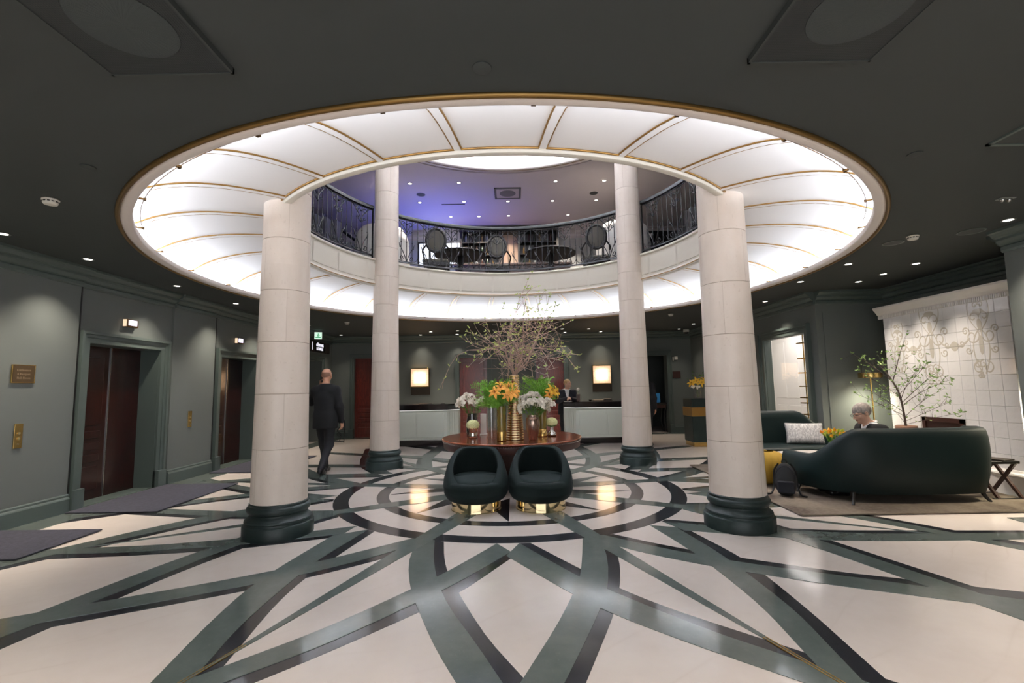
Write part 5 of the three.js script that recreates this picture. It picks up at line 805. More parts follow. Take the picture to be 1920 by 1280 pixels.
  mesh('trunk', segs(trunk, 0, 1, 0.017, 0.007, 14), M.barkDark, tr);
  for (const [x, y, z, r, k] of tips) {
    const b0 = trunk.getPoint(Math.min(0.95, Math.max(0.1, y * 0.62 - 0.12))), m = V((b0.x + x) / 2 + rr(-0.05, 0.05), (b0.y + y) / 2 + rr(0.0, 0.12), (b0.z + z) / 2), cu = new THREE.QuadraticBezierCurve3(b0, m, V(x, y, z)), wd = segs(cu, 0, 1, r, 0.0018, 8);
    for (let i = 0; i < k + 5; i++) { const u = rr(0.3, 1), p = cu.getPoint(u), e = p.clone().add(V(rr(-0.16, 0.16), rr(-0.08, 0.24), rr(-0.2, 0.2))); wd.push(limb([p.x, p.y, p.z], [e.x, e.y, e.z], 0.0022, 0.0012, 4)); lv.push(...cluster(e, i % 2 ? 4 : 2, 1.1)); if (i % 3 === 0) lv.push(...cluster(p.clone().lerp(e, 0.5), 2, 1)); }
    lv.push(...cluster(cu.getPoint(1), 7, 1.35)); mesh('branch', wd, M.barkDark, tr);
  }
  mesh('leaves', lv, S(0x86a660, 0.6, { side: THREE.DoubleSide }), tr).userData = { kind: 'stuff' };
}
// ---- brass shelf behind the shop window
{
  const s = thing('display_shelf', 'tall brass display shelf with glass trays behind the right window', 'shelf', [5.78, 0.003, -2.0]);
  for (const [x, z] of [[-0.1, -0.14], [0.1, -0.14], [-0.1, 0.14], [0.1, 0.14]]) mesh('post', cyl(0.012, 0.012, 2.55, x, 0, z, 12), M.brass, s);
  for (const y of [0.5, 0.82, 1.04, 1.14, 1.36, 1.62, 1.9, 2.2]) { mesh('shelf', [bx(-0.12, 0.12, y, y + 0.008, -0.3, 0.15)], M.pane, s); mesh('shelf_edge', [bx(-0.125, -0.115, y - 0.006, y + 0.014, -0.32, 0.15), bx(0.115, 0.125, y - 0.006, y + 0.014, -0.32, 0.15), bx(-0.12, 0.12, y - 0.006, y + 0.014, -0.32, -0.31)], M.brass, s); }
  solo('bag', rbox(0.12, 0.16, 0.1, 0.02, 5.78, 0.596, -1.98), S(0xb2464a, 0.5), 'small red bag on a low tray of the brass shelf', 'bag');
  solo('perfume_bottle', [rbox(0.06, 0.12, 0.05, 0.01, 5.78, 2.276, -1.98), cyl(0.012, 0.012, 0.05, 5.78, 2.332, -1.98, 12)], S(0x2a5570, 0.15), 'blue bottle high on the brass shelf', 'bottle');
}
// ---- host stand at the right rear with lilies
{
  const k = thing('host_stand', 'dark green stand with brass bands at the right rear', 'stand', [4.58, 0.004, -4.35]);
  mesh('cabinet', [rbox(0.78, 1.0, 0.56, 0.015, 0, 0.60, 0)], M.base, k); mesh('brass_foot', rbox(0.74, 0.11, 0.52, 0.01, 0, 0.056, 0), M.brass, k); mesh('brass_band', rbox(0.80, 0.21, 0.585, 0.008, 0, 0.80, 0), M.satinBrass ?? (M.satinBrass = S(0xa0783c, 0.45, { metalness: 0.7 })), k);
  mesh('drawer', rbox(0.3, 0.1, 0.02, 0.005, 0.16, 0.56, 0.282), M.blackWood, k);
  const v = vaseOn('vase', 'clear glass vase of yellow lilies on the dark green stand', 4.42, -4.25, [[0, 0.003], [0.07, 0.003], [0.075, 0.26], [0.072, 0.26], [0.068, 0.02], [0, 0.02]], M.glass, 'vase', 1.106);
  bouquet('yellow lilies with dark foliage on the green stand', [4.42, 1.106, -4.25], { foot: 0.03, rim: 0.26, leaves: 40, lr: 0.22, lh: 0.35, greenMat: M.leafDark, blooms: [['gold', -0.17, 0.36, 0.1, [-0.6, 0.4, 1], 1.3], ['gold', -0.08, 0.40, 0.14, [-0.2, 0.4, 1], 1.3], ['gold', 0.02, 0.37, 0.16, [0, 0.3, 1], 1.3], ['gold', 0.11, 0.42, 0.12, [0.3, 0.4, 1], 1.3], ['gold', 0.2, 0.36, 0.08, [0.7, 0.3, 1], 1.2], ['white', -0.16, 0.27, 0.14, [-0.5, 0.3, 1], 1.0], ['white', -0.06, 0.26, 0.18, [0, 0.3, 1], 1.0]] });
}
// ---- table with a tablet seen in the dark doorway
{
  const t = thing('console_table', 'small dark console table with curved legs in the dark doorway', 'table', [4.36, 0.003, -7.75]);
  mesh('table_top', rbox(0.8, 0.05, 0.42, 0.01, 0, 0.86, 0), M.blackWood, t); mesh('apron', rbox(0.72, 0.1, 0.36, 0.01, 0, 0.785, 0), M.apron, t);
  for (const [x, z] of [[-0.34, -0.16], [0.34, -0.16], [-0.34, 0.16], [0.34, 0.16]]) mesh('leg', [limb([x, 0.74, z], [x * 0.82, 0.4, z], 0.03, 0.02, 8), limb([x * 0.82, 0.4, z], [x * 1.05, 0.002, z], 0.02, 0.024, 8)], M.blackWood, t);
  const s = thing('tablet', 'bright tablet on a blue stand on the console table', 'screen', [4.42, 0.887, -7.68], -0.25); const q = mesh('casing', rbox(0.3, 0.3, 0.016, 0.006), S(0x2f86c6, 0.4), s); q.position.set(0, 0.148, 0); q.rotation.x = -0.3; const sc = mesh('screen', rbox(0.17, 0.25, 0.006, 0.003), glow(0xe6f2fa, 0.8), s); sc.position.set(-0.05, 0.150, 0.0105); sc.rotation.x = -0.3; const mk = mesh('symbol', ring(0.028, 0.006, 0, 24).rotateX(Math.PI / 2), S(0x2a6fb0, 0.5), s); mk.position.set(-0.04, 0.16, 0.017); mk.rotation.x = -0.3;
  mesh('prop', bar([0, 0.10, -0.01], [0, 0.002, -0.10], 0.05, 0.008), S(0x2f86c6, 0.4), s);
}
// ================================================================ GALLERY RAILING
{
  const parts = [[134.8, 225.2, 'dark wrought iron railing with scrolls along the back of the gallery'], [55.2, 125.2, 'dark wrought iron railing with scrolls at the right of the gallery'], [234.8, 304.8, 'dark wrought iron railing with scrolls at the left of the gallery']];
  const R = 3.165, P = (a, y, r = R) => V(r * Math.sin(a), y, r * Math.cos(a));
  const W = 2.25 * D;                                      // bar spacing
  const bal = mg([cyl(0.0075, 0.0075, 0.93, 0, 3.985, R, 6), sph(0.013, 0, 4.42, R, 6)]);
  const flat = (pts, r) => tube(pts.map(([u, y]) => P(u, y)), r, pts.length * 3, 5);
  const spiral = (u0, y0, r, a0, turns, dir, k = 12) => Array.from({ length: k }, (_, i) => { const t = i / (k - 1), q = r * (1 - 0.72 * t), a = a0 + dir * t * turns * 6.283; return [u0 + q * Math.cos(a) / R, y0 + q * Math.sin(a)]; });
  // upper frieze: paired scrolls and a pendant; lower frieze: reeds and curls
  const m2 = 2 * W * 2;                                        // one motif spans four bars
  const up = mg([flat(spiral(-0.028, 4.80, 0.055, 0.2, 1.1, 1), 0.0085), flat(spiral(0.028, 4.80, 0.055, 2.94, 1.1, -1), 0.0085), flat([[-m2 / 2, 4.9], [-0.05, 4.84], [-0.012, 4.70], [0, 4.60]], 0.0085), flat([[m2 / 2, 4.9], [0.05, 4.84], [0.012, 4.70], [0, 4.60]], 0.0085), flat(spiral(-0.026, 4.66, 0.034, 3.14, 0.9, 1), 0.0075), flat(spiral(0.026, 4.66, 0.034, 0, 0.9, -1), 0.0075), flat([[-0.022, 4.63], [0, 4.58], [0.022, 4.63]], 0.0075), T(sph(0.02, 0, 4.80, R, 8), 0, 0, 0), T(sph(0.014, 0, 4.585, R, 8), 0, 0, 0)]);
  const lo = mg([flat(spiral(-0.034, 4.10, 0.05, -0.5, 1.1, -1), 0.0085), flat(spiral(0.034, 4.10, 0.05, 3.64, 1.1, 1), 0.0085), flat([[0, 4.02], [-0.02, 4.18], [-0.045, 4.33]], 0.0085), flat([[0, 4.02], [0.02, 4.18], [0.045, 4.33]], 0.0085), flat([[-m2 / 2, 4.12], [-0.06, 4.04], [0, 4.02], [0.06, 4.04], [m2 / 2, 4.12]], 0.0075), T(limb([-0.045 * R, 4.30, 0], [-0.055 * R, 4.40, 0], 0.016, 0.003, 5), 0, 0, R * 0.998), T(limb([0.045 * R, 4.30, 0], [0.055 * R, 4.40, 0], 0.016, 0.003, 5), 0, 0, R * 0.998), T(sph(0.018, 0, 4.05, R, 8), 0, 0, 0)]);
  for (const [a0, a1, label] of parts) {
    const A = [a0, a1];
    const g = thing('railing', label, 'railing'), n = Math.round((A[1] - A[0]) * D / W), st = (A[1] - A[0]) / n;
    mesh('handrail', lathe([[R - 0.035, 4.9], [R - 0.042, 4.925], [R - 0.032, 4.965], [R, 4.978], [R + 0.032, 4.965], [R + 0.042, 4.925], [R + 0.035, 4.9], [R - 0.035, 4.9]], 60, A[0], A[1]), M.rail, g);
    mesh('top_bar', lathe([[R - 0.012, 4.878], [R + 0.012, 4.878], [R + 0.012, 4.9], [R - 0.012, 4.9], [R - 0.012, 4.878]], 60, A[0], A[1]), M.iron, g);
    mesh('bottom_bar', lathe([[R - 0.012, 3.985], [R + 0.012, 3.985], [R + 0.012, 4.01], [R - 0.012, 4.01], [R - 0.012, 3.985]], 60, A[0], A[1]), M.iron, g);
    for (let i = 0; i <= n; i++) { const b = mesh('baluster', bal, M.iron, g); b.rotation.y = (A[0] + i * st) * D; }
    const k = Math.floor(n / 4); for (let i = 0; i < k; i++) for (const q of [up, lo]) { const b = mesh(q === up ? 'scroll_frieze' : 'reed_ornament', q, M.iron, g); b.rotation.y = (A[0] + (A[1] - A[0]) * (i + 0.5) / k) * D; }
    for (const q of [A[0], A[1]]) { const b = mesh('end_post', [bx(-0.012, 0.012, 3.932, 4.93, R - 0.012, R + 0.012)], M.iron, g); b.rotation.y = q * D; }
    const fl = []; for (let i = 0; i <= 6; i++) fl.push(T(cyl(0.009, 0.009, 0.06, 0, 3.929, R, 6), 0, 0, 0, 0, (A[0] + (A[1] - A[0]) * i / 6) * D)); mesh('foot', fl, M.iron, g);
  }
}
// ---- oval-back chairs and tables on the gallery
{
  const c = thing('gallery_chair', 'black oval-back chair behind the railing, left of three', 'chair', [-1.60, UF + 0.005, -3.32], 0.1, 'three oval-back chairs on the gallery');
  const ov = (a, b, y) => { const p = []; for (let i = 0; i < 28; i++) { const t = i / 28 * 6.2832; p.push(V(a * Math.cos(t), y + b * Math.sin(t), 0.235 + 0.02)); } return p; };
  mesh('back_frame', tube(ov(0.205, 0.255, 0.94), 0.033, 56, 8, true), M.gallery, c);
  mesh('back_pad', new THREE.SphereGeometry(1, 28, 16).scale(0.185, 0.235, 0.035).translate(0, 0.94, 0.255), M.oval, c);
  const st = []; for (let i = 0; i < 22; i++) { const t = i / 22 * 6.2832; st.push(sph(0.012, 0.205 * Math.cos(t), 0.94 + 0.255 * Math.sin(t), 0.284, 6)); } mesh('carved_beads', st, M.gallery, c);
  mesh('seat', [rbox(0.54, 0.09, 0.5, 0.04, 0, 0.50, 0, 3)], M.oval, c); mesh('seat_rail', rbox(0.56, 0.09, 0.52, 0.02, 0, 0.425, 0), M.gallery, c);
  for (const [x, z] of [[-0.24, -0.22], [0.24, -0.22], [-0.22, 0.23], [0.22, 0.23]]) mesh('leg', [limb([x, 0.4, z], [x, 0.0, z], 0.028, 0.016, 8)], M.gallery, c);
  for (const x of [-0.12, 0.12]) mesh('back_post', limb([x, 0.45, 0.24], [x * 1.1, 0.72, 0.255], 0.018, 0.018, 8), M.gallery, c);
  for (const q of [-1, 1]) mesh('arm', tube([[q * 0.20, 0.86, 0.25], [q * 0.30, 0.75, 0.12], [q * 0.30, 0.71, -0.06], [q * 0.27, 0.60, -0.10], [q * 0.26, 0.46, -0.14]], 0.018, 24, 8), M.gallery, c);
  copyOf(c, [-0.26, UF + 0.005, -3.86], 0, 'black oval-back chair behind the railing, middle of three'); copyOf(c, [1.95, UF + 0.005, -3.26], -0.12, 'black oval-back chair behind the railing, right of three');
  const t = thing('gallery_table', 'dark round pedestal table on the gallery, left of the middle chair', 'table', [-1.12, UF + 0.003, -3.78]);
  mesh('table_top', lathe([[0, 0.78], [0.56, 0.78], [0.6, 0.79], [0.6, 0.815], [0.585, 0.825], [0, 0.825]], 48), M.gallery, t); mesh('pedestal', lathe([[0, 0.002], [0.25, 0.002], [0.25, 0.03], [0.06, 0.07], [0.045, 0.4], [0.07, 0.6], [0.1, 0.78], [0, 0.78]], 24), M.gallery, t);
  copyOf(t, [0.98, UF + 0.003, -3.78], 0, 'dark round pedestal table on the gallery, right of the middle chair');
  // round white drums behind the columns
  for (const [x, l] of [[-2.93, 'white round-shouldered drum behind the back left column on the gallery'], [2.66, 'white round-shouldered drum behind the back right column on the gallery']]) { const w = thing('round_settee', l, 'seat', [x, UF + 0.003, -3.7], 0, 'white drums on the gallery'); w.scale.y = 1.24; mesh('shell', lathe([[0, 0.003], [0.66, 0.003], [0.64, 0.3], [0.61, 0.82], [0.60, 0.86], [0.615, 0.88], [0.60, 0.92], [0.55, 1.06], [0.46, 1.15], [0.3, 1.19], [0, 1.2]], 64), M.white, w); }
  // bar with bottles
  const b = thing('bar_cabinet', 'dark bar cabinet with shelves and copper front at the back of the gallery', 'bar', [0, UF + 0.003, -6.9]); b.scale.y = 1.08;
  mesh('counter', [rbox(3.4, 0.06, 0.6, 0.01, 0.1, 1.14, 0.4), rbox(3.3, 1.1, 0.5, 0.01, 0.1, 0.56, 0.4)], M.copper, b); mesh('back', bx(-1.45, 1.45, 1.1, 2.25, -0.3, -0.22), M.blackWood, b);
  for (const x of [-1.45, -0.28, 0.3, 1.45]) mesh('upright', bx(x - 0.03, x + 0.03, 1.1, 2.25, -0.22, 0.1), M.blackWood, b);
  for (const y of [1.18, 1.55, 1.9]) mesh('shelf', [bx(-1.42, -0.3, y, y + 0.025, -0.22, 0.08), bx(0.33, 1.42, y, y + 0.025, -0.22, 0.08)], M.blackWood, b); mesh('cornice', rbox(3.0, 0.1, 0.45, 0.02, 0, 2.26, -0.08), M.blackWood, b);
  mesh('mirror', bx(-0.24, 0.26, 1.2, 2.2, -0.22, -0.2), S(0xb99f8c, 0.2, { metalness: 0.5 }), b);
  const bt = lathe([[0, 0], [0.036, 0], [0.038, 0.01], [0.038, 0.17], [0.014, 0.22], [0.013, 0.28], [0, 0.28]], 12), word = ['leftmost', 'second', 'third', 'fourth', 'fifth', 'rightmost'];
  for (const [j, y] of [1.206, 1.576, 1.926].entries()) for (const x0 of [-1.3, 0.45]) for (let i = 0; i < 6; i++) { const q = solo('bottle', bt.clone(), [M.bottle, S(0x4a3a1c, 0.12), S(0x8a9090, 0.1), S(0x2c1810, 0.12)][(i + j) % 4], `${word[i]} bottle, ${['green', 'amber', 'pale', 'brown'][(i + j) % 4]}, in the ${['lowest', 'middle', 'top'][j]} row of the ${x0 < 0 ? 'left' : 'right'} half of the bar`, 'bottle', 'bottles on the gallery bar shelves'); q.position.set(x0 + i * 0.16, UF + y * 1.08 + 0.003, -6.92); }
  // bright screen, grey curtains, side doorway
  const s = thing('screen', 'bright white projection screen at the back left of the gallery', 'screen', [-2.08, UF + 1.72, -6.75]); mesh('frame', [bx(-0.64, -0.6, -0.36, 0.36, -0.03, 0.01), bx(0.6, 0.64, -0.36, 0.36, -0.03, 0.01), bx(-0.64, 0.64, 0.32, 0.36, -0.03, 0.01), bx(-0.64, 0.64, -0.36, -0.32, -0.03, 0.01)], M.iron, s); mesh('picture', bx(-0.6, 0.6, -0.32, 0.32, -0.025, 0), glow(0xe8eeff, 1.25), s); mesh('stand', [limb([0, -0.36, -0.02], [0, -1.70, -0.02], 0.02, 0.02), rbox(0.5, 0.03, 0.35, 0.01, 0, -1.702, -0.02)], M.iron, s);
  area(s, 0, 0, 0.01, 0, 0, 2, 1.2, 0.64, 1.2, 0xdfe6ff);
  const u = thing('uplight', 'small uplighter washing the upper ceiling in blue', 'lamp', [-2.0, UF + 0.003, -5.65]); mesh('can', lathe([[0, 0.0], [0.09, 0.0], [0.09, 0.2], [0.08, 0.2], [0.08, 0.05], [0, 0.05]], 24), M.iron, u); mesh('lens', cyl(0.078, 0.078, 0.01, 0, 0.17, 0, 24), glow(0x2a4dff, 3), u); spot(u, 0, 0.22, 0, 0.1, 3, 0.0, LEVEL.blue, 68, 1, 0x2c50ff, 6);
  const fold = (w, h) => { const p = []; for (let i = 0; i <= 60; i++) p.push([i / 60 * w - w / 2, 0.05 * Math.sin(i / 60 * w * 22) + 0.015 * Math.sin(i * 1.7)]); const q = [...p, ...p.slice().reverse().map(([x, z]) => [x, z + 0.02])]; return extrude(q, h).rotateX(-Math.PI / 2); };
  for (const [x, z, r, l] of [[-5.3, -4.6, 0.9, 'grey floor-length curtain at the left of the gallery'], [5.4, -4.2, -0.9, 'grey floor-length curtain at the right of the gallery']]) { const q = thing('curtain', l, 'curtain', [x, UF + 0.003, z], r); mesh('drape', fold(2.4, 2.3), M.curtain, q); }
  const st2 = thing('stair_flight', 'dark sloping stair flight at the back left of the gallery', 'stairs', [-4.5, UF + 0.003, -6.2]); mesh('stringer', [bar([-0.7, 1.9, 0], [1.1, 0.5, 0], 0.3, 0.34)], M.iron, st2); mesh('handrail', bar([-0.7, 2.6, 0.1], [1.1, 1.2, 0.1], 0.05, 0.06), M.iron, st2); for (let i = 0; i < 8; i++) mesh('riser', bx(-0.6 + i * 0.22, -0.38 + i * 0.22, 0.003, 1.9 - i * 0.17, -0.12, 0.12), M.blackWood, st2);
  const st3 = thing('doorway_panel', 'dark doorway with a sloping rail at the back right of the gallery', 'doorway', [4.2, UF + 0.003, -6.2]); mesh('leaf', bx(-0.6, 0.6, 0.003, 2.1, -0.05, 0.05), M.iron, st3); mesh('rail', bar([-1.4, 1.0, 0.1], [-0.1, 2.0, 0.1], 0.05, 0.06), M.white, st3);
}
// ================================================================ CEILING FIXTURES
const dlTrim = lathe([[0.040, 0.0], [0.058, -0.004], [0.060, 0.0], [0.056, 0.004], [0.038, 0.006]], 24), dlLens = cyl(0.041, 0.041, 0.004, 0, -0.001, 0, 24);
function downlight(x, y, z, label, I, group, tilt = [0, 0], cone = 44) {
  const d = thing('downlight', label, 'downlight', [x, y - 0.002, z], 0, group);
  mesh('trim_ring', dlTrim, M.greyPlastic, d); mesh('lens', dlLens, M.lens ?? (M.lens = glow(0xfff6ea, 4)), d); spot(d, 0, -0.012, 0, tilt[0], -3, tilt[1], I, cone, 0.75, 0xfff0de, 2.5);
}
{
  const nth = ['first', 'second', 'third', 'fourth', 'fifth', 'sixth', 'seventh', 'eighth'], I = LEVEL.down;
  [5.3, 3.85, 2.39, 1.45, -0.04, -1.55, -3.05, -4.6, -6.8].forEach((z, i) => downlight(-5.0, H, z, `downlight in the row along the left wall, ${i < 8 ? nth[i] : 'ninth'} from the viewer's end`, i > 7 ? LEVEL.backDown : I * 0.85, 'downlights of the lower ceiling', [i > 7 ? 0 : -0.4, 0]));
  [[4.73, 0.55], [4.73, -0.54], [5.12, -2.34], [5.70, 0.51], [5.72, -0.1], [5.72, -0.62], [5.16, 2.25], [4.95, -5.66], [4.94, -6.75]].forEach(([x, z], i) => downlight(x, H, z, ['downlight above the near sofa, nearest the round opening', 'downlight right of the round opening above the far sofa', 'downlight before the lit right window', 'downlight before the stove, nearest of three', 'downlight before the stove, middle of three', 'downlight before the stove, farthest of three', 'downlight at the right edge of the frame', 'downlight above the dark green stand', 'downlight in the far right corner of the back ceiling'][i], i > 2 && i < 6 ? LEVEL.niche : i > 6 ? LEVEL.backDown : I, 'downlights of the lower ceiling', i > 2 && i < 6 ? [0.75, 0] : [0, 0], i > 2 && i < 6 ? 27 : 44));
  [[-2.28, -6.4], [-1.5, -6.28], [1.46, -6.25], [2.23, -6.34], [-2.72, -7.12], [-1.61, -7.1], [1.63, -7.1], [2.71, -7.1]].forEach(([x, z], i) => downlight(x, H, z, `downlight over the ${x < 0 ? 'left' : 'right'} desk, ${Math.abs(x) > 2 ? 'outer' : 'inner'} of the ${i > 3 ? 'far' : 'near'} pair`, i > 3 ? LEVEL.backDown : 9, 'downlights of the lower ceiling'));
  [[-3.2, 5.6], [-1.0, 6.2], [1.2, 6.2], [3.3, 5.6], [-2.2, 7.8], [2.2, 7.8], [4.7, 4.3], [4.7, 5.9]].forEach(([x, z], i) => downlight(x, H, z, `unseen downlight outside the frame, ${nth[i]} of eight`, I * 1.1, 'downlights of the lower ceiling'));  // all out of view; last two added to brighten the floor at right
  [[-2.31, -3.8], [-1.15, -3.8], [1.15, -3.82], [2.31, -3.84], [-2.31, -4.95], [-1.15, -4.95], [0, -4.98], [1.17, -5.0], [2.32, -5.0], [-1.64, -6.02], [-0.84, -6.04], [0.0, -6.02], [1.7, -6.04]].forEach(([x, z], i) => downlight(x, UH, z, `upper ceiling downlight, ${nth[i < 4 ? i : i < 9 ? i - 4 : i - 9]} from the left in the ${i < 4 ? 'front' : i < 9 ? 'middle' : 'back'} row`, LEVEL.upperDown * (i > 8 ? 1.7 : 1), 'downlights of the upper ceiling', [0, i > 8 ? -1.3 : 0]));
  // smoke detectors
  const sd = (at, l) => { const s = thing('smoke_detector', l, 'detector', at, 0, 'smoke detectors'); mesh('base', lathe([[0, 0], [0.058, 0], [0.058, -0.016], [0, -0.016]], 28), M.plastic, s); mesh('head', lathe([[0.05, -0.016], [0.052, -0.032], [0.044, -0.046], [0.03, -0.05], [0, -0.05]], 28), M.plastic, s); const q = []; for (let i = 0; i < 12; i++) q.push(T(bx(-0.008, 0.008, -0.030, -0.021, 0.049, 0.0535), 0, 0, 0, 0, i * 30 * D)); mesh('vent_slots', q, M.blackWood, s); };
  sd([-3.72, H, 3.2], 'white round smoke detector on the ceiling at left'); sd([4.58, H, 1.78], 'white round smoke detector on the ceiling at right'); sd([3.72, H, -3.8], 'white smoke detector on the ceiling near the back right column'); sd([-3.9, H, -4.2], 'small white detector on the ceiling near the lounge sign');
  // flush round cover plates and speakers
  for (const [x, z, l] of [[-0.05, 4.70, 'flush round cover plate on the ceiling above the near rim'], [-2.92, 3.74, 'flush round cover plate on the ceiling at left'], [2.98, 3.70, 'flush round cover plate on the ceiling at right']]) solo('cover_plate', T(lathe([[0, -0.0], [0.042, 0.0], [0.048, -0.003], [0.046, -0.009], [0, -0.011]], 32), x, H, z), M.ceiling, l, 'cover plate');
  const spk = (at, l, m, r = 0.105) => { const s = thing('ceiling_speaker', l, 'speaker', at); mesh('ring', lathe([[r - 0.012, -0.004], [r, -0.006], [r + 0.004, 0], [r - 0.012, 0]], 40), m, s); mesh('grille', lathe([[0, -0.004], [r - 0.012, -0.004], [r - 0.012, 0], [0, 0]], 40), M.darkGrille, s); };
  spk([4.57, H, 1.52], 'dark round ceiling speaker left of the right smoke detector', M.trim); spk([5.12, H, 1.90], 'dark round ceiling speaker right of the right smoke detector', M.trim, 0.12);
  spk([-2.18, UH, -4.45], 'grey round speaker at the left of the upper ceiling', M.greyPlastic); spk([2.18, UH, -4.55], 'grey round speaker at the right of the upper ceiling', M.greyPlastic);
  { const s = thing('twin_spot', 'small twin ceiling spot above the right wall', 'spotlight', [4.52, H, 2.84]); mesh('plate', rbox(0.13, 0.01, 0.07, 0.004, 0, -0.006, 0), M.greyPlastic, s); for (const q of [-0.03, 0.03]) mesh('eye', new THREE.SphereGeometry(0.022, 14, 10).translate(q, -0.016, 0), M.steel, s); }
  { const s = thing('dome_camera', 'small dark dome camera at the back right corner', 'camera', [5.2, H, -6.9]); mesh('base', lathe([[0, 0], [0.085, 0], [0.085, -0.07], [0.07, -0.08], [0, -0.08]], 28), M.plastic, s); mesh('dome', new THREE.SphereGeometry(0.06, 20, 12).translate(0, -0.09, 0), M.blackWood, s); }
  // square air panels with perforated faces
  for (const [x, l] of [[-1.595, 'square ceiling air panel with perforated face at the left'], [1.58, 'square ceiling air panel with perforated face at the right']]) {
    const s = thing('air_panel', l, 'vent', [x, H, 5.03], 0, 'square air panels'), w = 0.305;
    mesh('frame', [bx(-w, -w + 0.012, -0.03, 0, -w, w), bx(w - 0.012, w, -0.03, 0, -w, w), bx(-w, w, -0.03, 0, -w, -w + 0.012), bx(-w, w, -0.03, 0, w - 0.012, w)], M.ceiling, s);
    const hole = tex(64, (u, v) => { const q = (a, b) => Math.hypot((u * 2 - a), (v * 2 - b)); return Math.min(q(0.5, 0.5), q(1.5, 1.5), q(0.5, 1.5), q(1.5, 0.5)) < 0.28 ? 0 : 1; }, 1, false); hole.repeat.set(45, 45);
    mesh('perforated_plate', bx(-w + 0.012, w - 0.012, -0.026, -0.023, -w + 0.012, w - 0.012), S(0x1f2425, 0.6, { bumpMap: hole, bumpScale: 0.002 }), s);
    mesh('back_disc', lathe([[0, -0.0275], [0.2, -0.0275], [0.203, -0.026], [0, -0.026]], 48), S(0x333a3a, 0.6, { bumpMap: hole, bumpScale: 0.003 }), s).position.set(0.02, 0, 0.02);
  }
  { const s = thing('air_panel', 'square vent in the middle of the upper ceiling', 'vent', [0, UH, -4.45]); mesh('frame', [bx(-0.33, -0.28, -0.02, 0, -0.33, 0.33), bx(0.28, 0.33, -0.02, 0, -0.33, 0.33), bx(-0.33, 0.33, -0.02, 0, -0.33, -0.28), bx(-0.33, 0.33, -0.02, 0, 0.28, 0.33)], M.greyPlastic, s); mesh('face', bx(-0.28, 0.28, -0.012, 0, -0.28, 0.28), S(0xb9b0ad, 0.7), s); mesh('back_disc', lathe([[0, -0.014], [0.2, -0.014], [0.2, -0.011], [0, -0.011]], 40), M.greyPlastic, s); }
  { const s = thing('slot_vent', 'thin dark slot vent in the upper ceiling', 'vent', [-1.45, UH, -5.1]); mesh('slot', rbox(0.62, 0.012, 0.04, 0.004, 0, -0.006, 0), M.darkGrille, s); }
  { const s = thing('access_hatch', 'square hatch in the ceiling at the right edge', 'hatch', [3.66, H, 4.1]); mesh('panel', rbox(0.52, 0.008, 0.52, 0.003, 0, -0.004, 0), M.ceiling, s); mesh('frame', [bx(-0.29, -0.265, -0.012, 0, -0.29, 0.29), bx(0.265, 0.29, -0.012, 0, -0.29, 0.29), bx(-0.29, 0.29, -0.012, 0, -0.29, -0.265), bx(-0.29, 0.29, -0.012, 0, 0.265, 0.29)], M.trim, s); }
}
